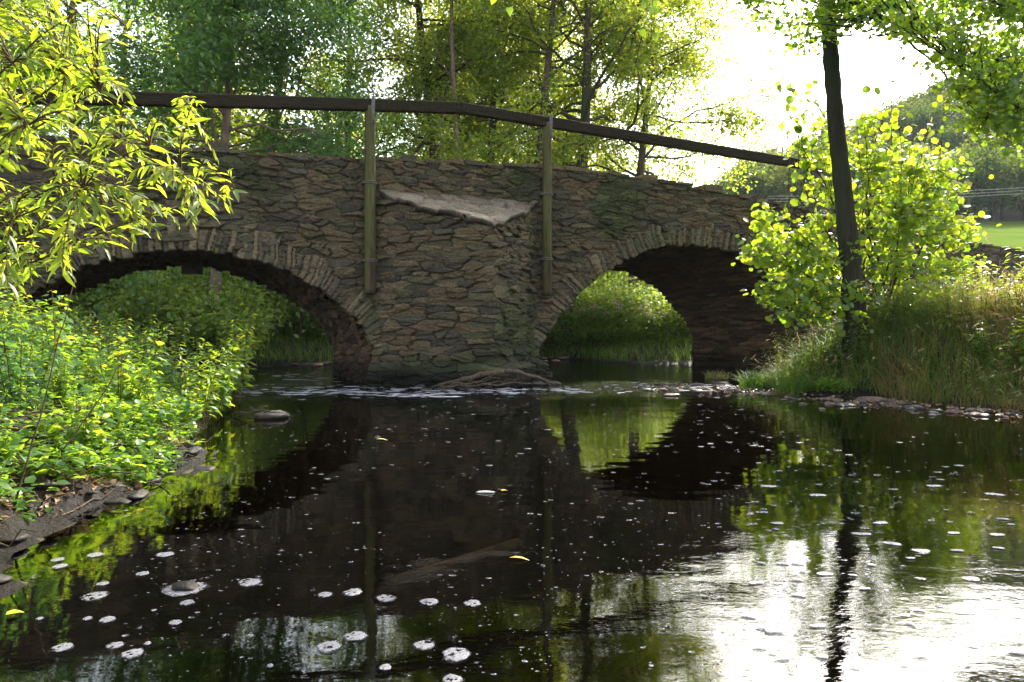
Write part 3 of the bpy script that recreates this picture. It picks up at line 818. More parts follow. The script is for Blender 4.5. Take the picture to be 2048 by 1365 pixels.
def make_tree(name, seed, Ht, r0, nl, z0, reach, bark, leaf, lsize, nper, label, cat='tree', group=None, lean=(0, 0), droop=-.05, vb=.45,
              kind='dia', sub=5, sp=3, srad=.55, loc=(0, 0, 0), curve=.25, topw=.45, vs=.25, flatz=.8, azw=None, avoid=False):
    rng = np.random.default_rng(seed)
    root = thing(name, label, cat, loc, group)
    n = 16; t = np.linspace(0, 1, n)
    ph = rng.uniform(0, 6, 2)
    T = np.c_[lean[0]*t*Ht+curve*(np.sin(t*4+ph[0])-math.sin(ph[0])), lean[1]*t*Ht+curve*(np.sin(t*3+ph[1])-math.sin(ph[1])), t*Ht-.3]
    tm = MB(); rr = r0*(1-.85*t)+r0*.15*np.exp(-t*Ht/.5)
    tube(tm, T, rr, 10)
    C = []
    for i in range(nl):
        f = (i+rng.random())/nl; z = z0+(Ht*.97-z0)*f
        ti = min(z/Ht, .99)
        p = np.array([np.interp(ti, t, T[:, k]) for k in range(3)])
        az = i*2.4+rng.normal(0, .35)
        if avoid and math.cos(az+math.pi/2) > -.15 and z < 12.5: az += math.pi*.55*(1 if i % 2 else -1)
        if azw is not None: az = azw[0]+azw[1]*rng.uniform(-1, 1)
        ln = reach*(math.sin(math.pi*min(1, (.28+.72*f)))**.6*(1-topw*f))*rng.uniform(.7, 1.15)+.3
        up = rng.uniform(-.1, 1.1)
        d = np.array((math.cos(az), math.sin(az), up))
        Lm = limb(rng, p, d, ln, 9, droop, .22)
        rl = np.interp(ti, t, rr)*.42
        tube(tm, Lm, np.linspace(rl, .008, len(Lm)), 5, cap=False)
        for s in range(sub):
            g = rng.uniform(.3, 1.0); ix = g*(len(Lm)-1); i0 = int(min(ix, len(Lm)-2))
            pp = Lm[i0]+(Lm[i0+1]-Lm[i0])*(ix-i0)
            dd = unit(Lm[i0+1]-Lm[i0])*.7+rng.normal(0, .65, 3)
            sl = ln*rng.uniform(.22, .42)
            S = limb(rng, pp, dd, sl, 4, droop*.5, .15)
            tube(tm, S, np.linspace(max(.35*rl*(1-g*.5), .008), .004, len(S)), 3, cap=False)
            for c in range(sp):
                h = rng.uniform(.35, 1.05); ix = h*4; i1 = int(min(ix, 3))
                C.append(S[i1]+(S[i1+1]-S[i1])*(ix-i1)+rng.normal(0, .06, 3))
    tm.build('trunk', bark, root)
    lm = MB(); cloud(lm, rng, C, srad*rng.uniform(.6, 1.3, len(C)), nper, lsize, kind, flatz, up=.4, vb=vb, vs=vs)
    lm.build('crown', leaf, root, True)
    return root

def gz_at(x, y): return float(ground(np.array([float(x)]), np.array([float(y)]))[0])

# ------------------------------------------------------------------ trees behind the bridge
G_BACK = 'trees of the wood behind the bridge'
def px_loc(px, Y):
    x = (px-1024)/F*Y; return (x, Y, gz_at(x, Y)-.05)
TREES = [
 # name, px, Y, H, r0, nl, z0, reach, bark, leaf, size, nper, lean, label
 ('maple_tree', 428, 16.6, 13, .15, 34, 4.0, 3.6, BARK_PALE, LEAF_COOL, .13, 60, (.0, 0), 'tree with pale brown furrowed trunk and cool green leaves, rising behind the left arch'),
 ('maple_tree', 470, 18.4, 13, .15, 30, 4.2, 3.6, BARK_PALE, LEAF_COOL, .125, 56, (.13, 0), 'pale barked tree leaning to the right behind the parapet, left of the left post'),
 ('alder_tree', 895, 21.2, 15, .25, 34, 6.2, 4.0, BARK_DARK, LEAF_WOOD, .12, 54, (-.05, 0), 'dark trunked tree leaning left behind the bridge between the two posts'),
 ('alder_tree', 944, 19.9, 14, .13, 16, 7.2, 2.6, BARK_PALE, LEAF_WOOD, .12, 56, (-.008, 0), 'tree with a slim straight pale trunk behind the bridge between the two posts'),
 ('alder_tree', 972, 21.6, 14, .20, 22, 7.0, 3.4, BARK_DARK, LEAF_WOOD, .12, 44, (-.03, .02), 'dark thin tree just right of the slim pale trunk behind the bridge'),
 ('alder_tree', 1072, 20.15, 14, .23, 26, 6.8, 3.7, BARK, LEAF_WOOD, .12, 50, (.02, 0), 'straight brown trunked tree right behind the right post'),
 ('alder_tree', 1122, 20.7, 14.5, .27, 46, 5.2, 5.3, BARK, LEAF_WOOD, .12, 56, (.055, 0), 'brown tree leaning right with long sprays against the white sky'),
 ('alder_tree', 1268, 22.4, 12, .20, 40, 4.6, 4.4, BARK, LEAF_WOOD, .12, 62, (.02, 0), 'tree whose leafy sprays end the wood against the white sky above the right arch'),
]
for i, (nm, px, Y, Ht, r0, nl, z0, rc, bk, lf, sz, npr, ln, lab) in enumerate(TREES):
    make_tree(nm, 100+i, Ht, r0, nl, z0, rc, bk, lf, sz, npr, lab, group=G_BACK, lean=ln, loc=px_loc(px, Y), vb=.55, avoid=(Y > 19))
# deeper rows: copies of three grown trees
FILL = [make_tree('woodland_tree', 140, 15, .20, 34, 2.2, 4.4, BARK_DARK, LEAF_WOOD, .15, 30, 'tree in the deeper rows of the wood behind the bridge', group='trees deeper in the wood', srad=.75, vb=.55),
        make_tree('woodland_tree', 141, 14, .18, 34, 1.8, 4.2, BARK, LEAF_WOOD, .15, 30, 'tree in the deeper rows of the wood behind the bridge', group='trees deeper in the wood', srad=.75, vb=.7),
        make_tree('woodland_tree', 142, 15, .20, 34, 1.6, 4.4, BARK, LEAF_COOL, .15, 30, 'tree in the deeper rows of the wood behind the bridge', group='trees deeper in the wood', srad=.75, vb=.5)]
rngf = np.random.default_rng(5)
FP = [(-260, 17), (-60, 19), (130, 17.5), (250, 20.5), (340, 23), (700, 25), (1010, 27), (850, 29), (940, 31), (1090, 29), (30, 26), (200, 30), (430, 31),
      (660, 33), (900, 34), (1100, 36), (-200, 30), (60, 38), (330, 40), (540, 42), (770, 43), (980, 44), (1200, 50), (-120, 45)]
for i, (px, Y) in enumerate(FP):
    o = FILL[i] if i < 3 else copy_tree(FILL[i % 3] if px > 500 else FILL[2 if i % 2 else i % 3])
    o.location = px_loc(px, Y); o.rotation_euler[2] = rngf.uniform(0, 6.28); s = rngf.uniform(.85, 1.15); o.scale = (s, s, s*(1.0 if Y < 30 else .8))

# ------------------------------------------------------------------ hill woods
HT = []
for k in range(4):
    rng = np.random.default_rng(200+k)
    root = thing('hill_tree', 'broadleaved tree in the wood that covers the far hillside', 'tree', group='trees on the far hillside')
    tm = MB(); tube(tm, [(0, 0, -.5), (.1, 0, 3), (0, .1, 7)], [.28, .2, .08], 6); 
    C = []
    for j in range(60):
        d = unit(rng.normal(0, 1, 3)); d[2] = abs(d[2])*1.0-.25
        C.append(np.array((0, 0, 5.4))+d*np.array((3.4, 3.4, 4.4))*rng.uniform(.5, 1.12)*(1+.35*math.sin(3*math.atan2(d[1], d[0])+k+2*d[2])))
    for c in C[:14]:
        tube(tm, [(0, 0, 3.0), np.array(c)*.5+np.array((0, 0, 1.8)), c], [.1, .06, .02], 4, cap=False)
    tm.build('trunk', BARK_DARK, root)
    lm = MB(); cloud(lm, rng, C, 1.25*rng.uniform(.5, 1.3, len(C)), 40, .42, 'dia', .7, up=.3, vb=.15+.25*k, vs=.2); lm.build('crown', LEAF_HILL, root)
    HT.append(root)
rng = np.random.default_rng(7); cnt = 0
pts = []
for i in range(24):
    q = .33+.58*i/23; pts.append((q*97, 97+rng.uniform(-1, 2)))
tries = 0
while len(pts) < 190 and tries < 9000:
    tries += 1
    Y = rng.uniform(100, 205); q = rng.uniform(.24, .86); x = q*Y
    if all((x-a)**2+(Y-b)**2 > 6.2**2 for a, b in pts): pts.append((x, Y))
for i, (x, Y) in enumerate(pts):
    o = HT[i] if i < 4 else copy_tree(HT[int(rng.integers(4))])
    o.location = (x, Y, gz_at(x, Y)-2.2); s = rng.uniform(.85, 1.35); o.scale = (s, s, s*rng.uniform(.9, 1.2)); o.rotation_euler[2] = rng.uniform(0, 6.28)
# a few trees beyond the bridge's right end
for px, Y, s in ((1500, 150, 1.2), (1530, 140, 1.3), (1560, 132, 1.2), (1590, 128, 1.3)):
    o = copy_tree(HT[int(rng.integers(4))]); o.location = px_loc(px, Y); o.scale = (s, s, s)

# ------------------------------------------------------------------ bushes on the far banks
def make_bush(name, seed, Ht, w, nst, nper, lsize, leaf, label, group, kind='dia', vb=.5, flower=None, flatz=.6, up=.8, stalk=TWIG):
    rng = np.random.default_rng(seed); root = thing(name, label, 'bush' if flower is None else 'flowering plant', group=group)
    tm = MB(); C = []
    for i in range(nst):
        a = rng.uniform(0, 6.28); r = w*.5*math.sqrt(rng.random())
        b = np.array((r*.4*math.cos(a), r*.4*math.sin(a), -.1)); h = Ht*rng.uniform(.45, 1)*(1-.35*(r/(w*.5))**2)
        e = np.array((r*math.cos(a), r*math.sin(a), h))
        m = (b+e)/2+np.array((0, 0, .18*h)); 
        t = np.linspace(0, 1, 7)[:, None]; P = b*(1-t)**2+2*m*t*(1-t)+e*t*t+rng.normal(0, .015, (7, 3))
        tube(tm, P, np.linspace(.012, .004, 7), 4, cap=False)
        for g in rng.uniform(.2, 1.02, 5): 
            ix = min(g, .999)*6; i0 = int(ix); C.append(P[i0]+(P[i0+1]-P[i0])*(ix-i0))
    tm.build('stem', stalk, root)
    lm = MB(); cloud(lm, rng, C, .34*rng.uniform(.7, 1.3, len(C))*max(.6, Ht/1.8), nper, lsize, kind, flatz, up=up, vb=vb, vs=.22); lm.build('foliage', leaf, root)
    if flower is not None:
        fm = MB(); Cs = np.array([c for c in C if c[2] > Ht*.45])[::3]
        cloud(fm, rng, Cs+np.array((0, 0, .15)), .16, 5, .06, 'round', .8, up=.1); fm.build('flower', flower, root)['kind'] = 'stuff'
    return root
LEAF_BUSH_LIFTED = leafmat('bush_leaf_lifted', [(0, L(.075, .15, .04)), (.6, L(.11, .21, .055)), (1, L(.17, .24, .065))], [(0, L(.25, .46, .05)), (1, L(.6, .72, .08))], .45, .45, .5)  # leaf colour raised to make up for light lost in the trees' shade
PINK = leafmat('pink_petal', [(0, L(.45, .12, .28)), (1, L(.62, .28, .45))], [(0, L(.6, .2, .4)), (1, L(.7, .4, .55))], .35)
BP = [make_bush('riverside_bush', 301, 2.4, 2.4, 46, 13, .15, LEAF_BUSH_LIFTED, 'dark leafy bush on the far bank seen through the left arch', 'bushes on the bank beyond the left arch', vb=.75),
      make_bush('riverside_bush', 302, 2.0, 2.2, 42, 16, .12, LEAF_BUSH_LIFTED, 'bright green bush with leaf colour lightened for sunlight on the far bank seen through the right arch', 'bushes on the bank beyond the right arch', vb=.85),  # higher leaf tone stands in for sun the nearby tree blocks
      make_bush('balsam_plant', 303, 1.7, 1.5, 34, 14, .12, LEAF_HERB, 'balsam plant with pink flowers on the far bank beyond the bridge', 'pink flowering plants on the far bank', kind='lance', vb=.5, flower=PINK)]
rng = np.random.default_rng(11)
def put(proto, i, x, y, s, used, **k):
    if proto not in used: o = proto; used.add(proto)
    else: o = copy_tree(proto)
    o.location = (x, y, gz_at(x, y)-.04); o.scale = (s, s, s*rng.uniform(.85, 1.15)); o.rotation_euler[2] = rng.uniform(0, 6.28)
    for a, b in k.items(): o[a] = b
    return o
used = set()
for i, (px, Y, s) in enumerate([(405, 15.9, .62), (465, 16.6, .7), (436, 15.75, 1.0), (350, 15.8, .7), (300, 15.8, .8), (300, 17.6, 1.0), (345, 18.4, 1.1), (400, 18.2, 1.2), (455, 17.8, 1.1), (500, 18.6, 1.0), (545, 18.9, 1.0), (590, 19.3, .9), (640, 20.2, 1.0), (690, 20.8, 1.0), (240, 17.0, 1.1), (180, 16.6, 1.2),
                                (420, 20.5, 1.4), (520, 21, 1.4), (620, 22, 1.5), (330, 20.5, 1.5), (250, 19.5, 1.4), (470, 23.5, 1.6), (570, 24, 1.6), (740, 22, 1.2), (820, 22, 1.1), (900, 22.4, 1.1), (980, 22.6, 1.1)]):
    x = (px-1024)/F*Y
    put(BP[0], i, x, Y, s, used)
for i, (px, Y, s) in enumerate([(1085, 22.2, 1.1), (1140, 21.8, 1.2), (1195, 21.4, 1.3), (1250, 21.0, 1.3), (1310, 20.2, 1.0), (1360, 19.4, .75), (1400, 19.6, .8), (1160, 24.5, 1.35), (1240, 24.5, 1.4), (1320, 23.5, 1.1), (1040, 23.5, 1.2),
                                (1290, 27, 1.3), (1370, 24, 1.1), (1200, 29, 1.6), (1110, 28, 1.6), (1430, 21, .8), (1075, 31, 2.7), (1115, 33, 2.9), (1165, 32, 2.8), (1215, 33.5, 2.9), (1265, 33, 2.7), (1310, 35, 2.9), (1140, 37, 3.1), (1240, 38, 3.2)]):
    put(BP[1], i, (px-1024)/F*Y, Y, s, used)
for i, (px, Y, s) in enumerate([(1105, 20.9, .9), (1150, 20.6, 1.0), (1190, 20.5, .95), (1235, 19.9, .9), (1130, 22.6, 1.2), (1215, 22.6, 1.2), (1075, 21.6, 1.0), (640, 18.9, .8), (665, 19.2, .9), (1290, 19.3, .9), (330, 17.2, 1.1)]):
    put(BP[2], i, (px-1024)/F*Y, Y, s, used)
# thin saplings in the left arch
for k, (px, Y, ln, lab) in enumerate([(592, 18.3, .12, 'slim leaning sapling on the far bank seen through the left arch, nearest the pier'), (505, 18.0, .02, 'slim upright sapling on the far bank seen through the middle of the left arch')]):
    make_tree('sapling', 320+k, 4.2, .045, 14, 1.0, 1.0, BARK_DARK, LEAF_COOL, .09, 16, lab, loc=px_loc(px, Y), lean=(ln, 0), sub=3, sp=2, srad=.4, curve=.06)

# ------------------------------------------------------------------ grass
def blades(mb, rng, X, Y, Zg, Hh, wid, bend, vv, n=5, flow=None):
    k = len(X); t = np.linspace(0, 1, n)[None, :]
    a = rng.uniform(0, 2*np.pi, k)
    bx, by = np.cos(a), np.sin(a)
    if flow is not None: bx = bx*.5+flow[0]; by = by*.5+flow[1]
    B = bend*Hh
    px = X[:, None]+bx[:, None]*B[:, None]*t**2; py = Y[:, None]+by[:, None]*B[:, None]*t**2
    pz = Zg[:, None]+Hh[:, None]*(t-.38*np.clip(bend, 0, 1.4)[:, None]*t**3)
    sxx = -np.sin(a+rng.normal(0, .5, k)); syy = np.cos(a)
    w = wid[:, None]*np.array([1, .95, .75, .45, .05]+[.05]*(n-5))[None, :n]*.5
    Lf = np.stack([px-sxx[:, None]*w, py-syy[:, None]*w, pz], -1); Rt = np.stack([px+sxx[:, None]*w, py+syy[:, None]*w, pz], -1)
    V = np.stack([Lf, Rt], 2).reshape(k, n*2, 3)
    i = np.arange(n-1)*2; q = np.stack([i, i+1, i+3, i+2], -1)[None]+(np.arange(k)*2*n)[:, None, None]
    mb.add(V.reshape(-1, 3), q.reshape(-1, 4), None, np.repeat(vv, 2*n))
    return np.stack([px[:, -1], py[:, -1], pz[:, -1]], -1)
def scatter(rng, n, x0, x1, y0, y1, cond):
    X = rng.uniform(x0, x1, n); Y = rng.uniform(y0, y1, n); d = sdist(X, Y)
    m = cond(X, Y, d); X, Y, d = X[m], Y[m], d[m]
    return X, Y, d, ground(X, Y)-.02
rng = np.random.default_rng(31)
mb = MB()
X, Y, d, Z = scatter(rng, 42000, 3.2, 9.5, 6.2, 14.5, lambda x, y, d: (d > .12) & (d < 4.5) & ((x-0)*CT*0+((y-Z0)*CT-x*ST) < -.12) & (rng.random(len(x)) < np.clip(.6+.8*vnoise(x*2.2, y*2.2, 5), .35, 1)))
Hh = rng.uniform(.28, .75, len(X))*np.clip(.55+.5*d, .5, 1.05)
v = np.clip(.46+.5*fbm(X*1.1, Y*1.1, 6, 3)+.26*rng.normal(0, 1, len(X))+.2*sstep(5.5, 7.5, X), 0, 1)
tips = blades(mb, rng, X, Y, Z, Hh, rng.uniform(.005, .013, len(X))*np.where(rng.random(len(X)) < .12, 1.9, 1), rng.uniform(.25, 1.7, len(X)), v)
# seed heads on nodding stalks
ix = rng.choice(len(X), 1100, replace=False)
t2 = blades(mb, rng, X[ix], Y[ix], Z[ix], Hh[ix]*1.35, np.full(len(ix), .004), rng.uniform(.2, .6, len(ix)), np.full(len(ix), .85))
hd = rng.normal(0, 1, (len(ix), 3))*np.array((1, 1, .3))+np.array((0, 0, -.9)); kk = np.tile(np.arange(7), len(ix))[:, None]
leaves(mb, np.repeat(t2, 7, 0)+unit(np.repeat(hd, 7, 0))*kk*.014, np.repeat(hd, 7, 0)+rng.normal(0, .4, (len(ix)*7, 3)), rng.normal(0, 1, (len(ix)*7, 3)), .026, 'dia', np.full(len(ix)*7, .9))
tag(mb.build('grass', GRASS, None, True), 'long green and straw grass with nodding seed heads covering the right bank', 'grass', kind='stuff')
mb = MB()
X, Y, d, Z = scatter(rng, 26000, 4.6, 9.5, 5.5, 10.5, lambda x, y, d: (d > -.10) & (d < 3.0) & (x > 4.5+.22*(y-7)))
fl = (-.35+.5*fbm(X*1.5, Y*1.5, 61, 3), -.30+.5*fbm(X*1.5+9, Y*1.5, 62, 3))
blades(mb, rng, X, Y, Z, rng.uniform(.25, .95, len(X))*np.clip(.45+.4*d, .35, 1.1)*(1+.5*fbm(X*2.5, Y*2.5, 63, 3)), rng.uniform(.004, .010, len(X)), rng.uniform(.5, 1.7, len(X)), np.clip(.48+.5*fbm(X*1.2, Y*1.2, 64, 3)+.28*rng.normal(0, 1, len(X)), 0, 1), flow=fl)
tag(mb.build('dry_grass', DRYGRASS), 'dry orange brown grass hanging over the water at the right edge', 'grass', kind='stuff')
mb = MB()
X, Y, d, Z = scatter(rng, 30000, -9, 8, 15.5, 24, lambda x, y, d: (d > .02) & (d < 1.9))
blades(mb, rng, X, Y, Z, rng.uniform(.2, .55, len(X)), rng.uniform(.010, .018, len(X)), rng.uniform(.3, 1.1, len(X)), np.clip(.32+.2*rng.normal(0, 1, len(X)), 0, 1))
tag(mb.build('bank_grass', GRASS), 'fresh green grass fringing the far bank behind the bridge', 'grass', kind='stuff')
mb = MB()
X, Y, d, Z = scatter(rng, 9000, -6, -1.6, 2.2, 11, lambda x, y, d: (d > .08) & (d < 1.3) & (vnoise(x*2, y*2, 8) > 0.05))
blades(mb, rng, X, Y, Z, rng.uniform(.06, .24, len(X)), rng.uniform(.004, .008, len(X)), rng.uniform(.3, 1.2, len(X)), np.clip(.3+.25*rng.normal(0, 1, len(X)), 0, 1))
tag(mb.build('short_grass', GRASS), 'thin short grass growing on the muddy left bank', 'grass', kind='stuff')
# tussocks on the gravel bar
G_T = 'grass tufts on the gravel bar'
for k, (px, py, r, nb, lab) in enumerate([(1530, 778, .42, 620, 'bright green grass tuft at the left end of the gravel bar'), (1600, 786, .36, 480, 'bright green grass tuft in the middle of the gravel bar'), (1432, 758, .22, 170, 'brownish grass tuft at the foot of the right arch wall'), (1668, 790, .20, 260, 'low yellow green leafy tuft beside the largest pinkish stone')]):
    Yd = F*CAMZ/(py-HZ); cxp = (px-1024)/F*Yd
    a = rng.uniform(0, 6.28, nb); rr = r*np.sqrt(rng.random(nb)); X = rr*np.cos(a); Y = rr*np.sin(a)*.6
    mb = MB()
    if k < 3: blades(mb, rng, X, Y, X*0-.05, rng.uniform(.14, .42, nb)*(1 if k < 2 else .8), rng.uniform(.007, .012, nb), rng.uniform(.3, 1.3, nb), np.clip((.2 if k < 2 else .7)+.2*rng.normal(0, 1, nb), 0, 1))
    else: cloud(mb, rng, np.c_[X, Y, rng.uniform(.02, .14, nb)], .08, 3, .05, 'round', .6, vb=.6)
    o = mb.build('grass_tuft', GRASS if k < 3 else LEAF_HERB)
    o.location = (cxp, Yd, max(.0, gz_at(cxp, Yd))); tag(o, lab, 'grass tuft', G_T)

# ------------------------------------------------------------------ herbs on the left bank
def make_herb(seed, Ht, nst, spread, lsize, kind, leaf, label, group, name='leafy_herb', vb=.55, lobed=False):
    rng = np.random.default_rng(seed); root = thing(name, label, 'herb', group=group)
    tm = MB(); lm = MB(); P0, D0, N0, S0 = [], [], [], []
    for i in range(nst):
        a = rng.uniform(0, 6.28); r = spread*math.sqrt(rng.random())
        b = np.array((.35*r*math.cos(a), .35*r*math.sin(a), -.05)); h = Ht*rng.uniform(.55, 1.05)
        e = np.array((r*math.cos(a)*1.1, r*math.sin(a)*1.1, h)); m = (b+e)/2+np.array((-.15*r*math.cos(a), -.15*r*math.sin(a), .15*h))
        t = np.linspace(0, 1, 9)[:, None]; P = b*(1-t)**2+2*m*t*(1-t)+e*t*t
        tube(tm, P, np.linspace(.0055, .002, 9), 4, cap=False)
        nn = int(8+h*9); 
        for j in range(nn):
            g = .22+.78*j/(nn-1); ix = g*7.99; i0 = int(ix); p = P[i0]+(P[i0+1]-P[i0])*(ix-i0)
            az = j*1.57+rng.normal(0, .3); sc = lsize*(1.15-.55*g)*rng.uniform(.75, 1.2)
            for sg in ((0, math.pi) if not lobed else (0, 2.1, 4.2)):
                d = np.array((math.cos(az+sg), math.sin(az+sg), rng.normal(.05, .25)))
                base = p+d*.25*sc
                if lobed:
                    for dl, f in ((-.75, .7), (0, 1), (.75, .7)):
                        d2 = np.array((math.cos(az+sg+dl), math.sin(az+sg+dl), d[2])); P0.append(base); D0.append(d2-np.array((0, 0, .25))); N0.append(rng.normal(0, .25, 3)+np.array((0, 0, 1))); S0.append(sc*f)
                else:
                    P0.append(base); D0.append(d-np.array((0, 0, .25))); N0.append(rng.normal(0, .35, 3)+np.array((0, 0, 1))); S0.append(sc)
    v = np.clip(vb+.22*rng.normal(0, 1, len(P0)), 0, 1)
    leaves(lm, np.array(P0), np.array(D0), np.array(N0), np.array(S0), kind, v)
    tm.build('stem', TWIG, root); lm.build('foliage', leaf, root)
    return root
G_H = 'herbs crowding the left bank'
HP = [make_herb(401, .95, 9, .36, .13, 'ovate', LEAF_HERB, 'leafy green herb with pairs of toothed leaves among the herbs crowding the left bank', G_H),
      make_herb(402, 1.1, 8, .38, .145, 'lance', LEAF_HERB, 'leafy green herb with narrow leaves among the herbs crowding the left bank', G_H, vb=.7),
      make_herb(403, .80, 9, .38, .085, 'ovate', LEAF_HERB, 'leafy green herb with three-lobed leaves among the herbs crowding the left bank', G_H, lobed=True),
      make_herb(404, .55, 8, .34, .15, 'round', LEAF_HERB, 'low herb with broad rounded leaves among the herbs crowding the left bank', G_H, vb=.4)]
HP += [make_herb(405, 1.0, 10, .40, .11, 'ovate', LEAF_COOL, 'dark green herb with drooping leaves in the shade of the herbs crowding the left bank', G_H, vb=.3),
       make_herb(406, .9, 12, .42, .07, 'lance', LEAF_HERB, 'wispy herb with small narrow leaves among the herbs crowding the left bank', G_H, vb=.85)]
used = set()
rng = np.random.default_rng(41); pts = []
tries = 0
while len(pts) < 165 and tries < 5000:
    tries += 1
    y = rng.uniform(2.6, 12.0); x = rng.uniform(-8.5, -2.2)
    d = sdist(np.array([x]), np.array([y]))[0]
    if d < .20 or x < -1.0*y*.80-.6: continue
    if y < 3.2 and d < .22: continue
    if ((y-Z0)*CT-x*ST) > -.35: continue
    if any((x-a)**2+(y-b)**2 < .31**2 for a, b in pts): continue
    pts.append((x, y))
for i, (x, y) in enumerate(pts):
    d = sdist(np.array([x]), np.array([y]))[0]
    k = int(rng.choice(6, p=[.22, .16, .20, .10, .20, .12])) if y > 4.5 else int(rng.choice(6, p=[.22, .06, .22, .24, .16, .10]))
    s = rng.uniform(.75, 1.1)*(.55+.45*min(d/1.3, 1))*(1.0 if y > 5.5 else .75)*rng.choice([.6, .85, 1.0, 1.15])*(.8 if x < -4.5 else 1)
    put(HP[k], i, x, y, s, used)
G_R = 'weeds in the grass of the right bank'
RW_ = [(1600, 10.2, .8, 1), (1640, 10.4, .9, 5), (1680, 10.1, .75, 4), (1725, 10.15, .8, 1), (1770, 10.3, .9, 4), (1820, 10.2, .9, 0), (1870, 9.9, .9, 5), (1915, 9.6, 1.0, 1), (1960, 9.4, 1.1, 5), (2010, 9.2, 1.1, 1), (2050, 9.0, 1.2, 5), (1985, 8.7, .9, 2), (2035, 8.4, 1.0, 0), (1560, 11.0, .8, 5), (1850, 9.2, .7, 2), (1930, 8.6, .8, 5), (1745, 9.9, .6, 2), (1700, 9.8, .6, 5)]
for (px, Y, s, k) in RW_:
    o = put(HP[k], 0, (px-1024)/F*Y, Y, s, used, group=G_R, label='leafy weed standing up from the long grass of the right bank')
# herbs between the arch and the bank, hanging over the stream edge
for (px, Y, s, k) in ((470, 8.6, .9, 1), (455, 9.4, 1.0, 0), (430, 8.0, .85, 2), (420, 7.0, .75, 0), (395, 6.4, .7, 1), (360, 5.9, .6, 3), (330, 5.4, .5, 0)):
    o = put(HP[k], 0, (px-1024)/F*Y, Y, s, used); o.location[2] = max(o.location[2], .06)

# ------------------------------------------------------------------ willow in the upper left corner
def inpoly(x, y, P):
    c = False; n = len(P)
    for i in range(n):
        a, b = P[i], P[(i+1) % n]
        if (a[1] > y) != (b[1] > y) and x < (b[0]-a[0])*(y-a[1])/(b[1]-a[1])+a[0]: c = not c
    return c
def bez(a, b, c, n=12):
    t = np.linspace(0, 1, n)[:, None]; return a*(1-t)**2+2*b*t*(1-t)+c*t*t
rng = np.random.default_rng(51)
base = np.array((-3.3, 3.0, .45))
wil = thing('willow_shrub', 'yellow green backlit willow reaching in from the left edge over the bank', 'shrub', tuple(base))
WP = [(-160, -80), (60, -60), (250, 30), (250, 110), (225, 150), (300, 190), (415, 190), (425, 300), (500, 375), (440, 430), (330, 470), (230, 500), (110, 560), (-160, 620)]
bm = MB(); fm = MB(); limbs = []
for (px, py, Y) in ((260, 60, 2.9), (150, 20, 2.6), (60, -60, 2.4), (380, 210, 3.0), (300, 290, 2.7), (200, 180, 2.5), (470, 380, 2.9), (360, 350, 2.6), (300, 450, 3.1), (170, 380, 2.4), (120, 520, 2.7), (60, 250, 2.3), (220, 480, 2.6), (400, 400, 3.2)):
    T = at(px, py, Y); M = base*.5+T*.5+np.array((-.25, 0, .22)); P = bez(base+rng.normal(0, .06, 3), M, T, 16); P[:, :2] += rng.normal(0, .006, (16, 2)); limbs.append(P)
    tube(bm, P, np.linspace(.013, .0022, 16), 5, cap=False)
def shoot(P, lsz, step, v0):
    ln = np.r_[0, np.cumsum(np.linalg.norm(np.diff(P, axis=0), axis=1))]
    s = np.arange(ln[-1]*.22, ln[-1], step); k = len(s)
    Q = np.stack([np.interp(s, ln, P[:, i]) for i in range(3)], 1)
    T = unit(np.stack([np.interp(s+.02, ln, P[:, i])-np.interp(s-.02, ln, P[:, i]) for i in range(3)], 1)+1e-6)
    side = np.cross(T, (0, 0, 1.)); side = unit(side)*np.where(np.arange(k) % 2, 1, -1)[:, None]
    D = T*.9+side*rng.uniform(.3, .9, (k, 1))+rng.normal(0, .22, (k, 3)); D[:, 2] -= rng.uniform(.1, .75, k)
    N = rng.normal(0, .45, (k, 3))+np.array((0, -.25, .8))
    leaves(fm, Q, D, N, lsz*rng.uniform(.65, 1.2, k), 'lance', np.clip(v0+.2*rng.normal(0, 1, k), 0, 1))
for P in limbs: shoot(P, .072, .026, .5)
n = 0
tries = 0
while n < 400 and tries < 20000:
    tries += 1
    px, py = rng.uniform(-150, 500), rng.uniform(-70, 610)
    if not inpoly(px, py, WP): continue
    if rng.random() > (1.15-.0016*max(px, 0)): continue
    Y = rng.uniform(2.2, 3.4); T = at(px, py, Y)
    best = min(((np.linalg.norm(P[j]-T), k, j) for k, P in enumerate(limbs) for j in range(5, 16, 2)))
    S = limbs[best[1]][best[2]]
    if best[0] > .62: S = T+(S-T)*.62/best[0]
    M = (S+T)/2+np.array((-.03, 0, .07)); P = bez(S, M, T, 9)
    tube(bm, P, np.linspace(.004, .0013, 9), 4, cap=False)
    shoot(P, rng.uniform(.04, .072), .019, rng.uniform(.3, .75)); n += 1
bm.build('branch', TWIG, wil, off=base); fm.build('foliage', LEAF_WILLOW, wil, off=base)

# ------------------------------------------------------------------ hazel and tall tree on the right bank
rng = np.random.default_rng(61)
RB = at(1712, 640, 10.3); RB[2] = gz_at(RB[0], RB[1])
rt = thing('alder_tree', 'tall dark trunked alder standing in the grass on the right bank', 'tree', tuple(RB))
tm = MB(); fm = MB()
tp = np.array([RB-np.array((0, 0, .3)), RB+np.array((0, 0, .15))]+[at(x, y, 10.3) for x, y in ((1706, 560), (1693, 450), (1683, 350), (1672, 250), (1663, 130), (1657, 40), (1652, -60), (1646, -180), (1640, -320), (1650, -500), (1640, -700))])
rr = np.array([.27, .215, .175, .155, .145, .14, .135, .125, .12, .11, .10, .07, .04])
rr = rr*.86
tt = np.linspace(0, 12, 60); tpp = np.stack([np.interp(tt, np.arange(13), tp[:, i]) for i in range(3)], 1); rrr = np.interp(tt, np.arange(13), rr)*(1+.05*rng.normal(0, 1, 60))
tube(tm, tpp, rrr, 16)
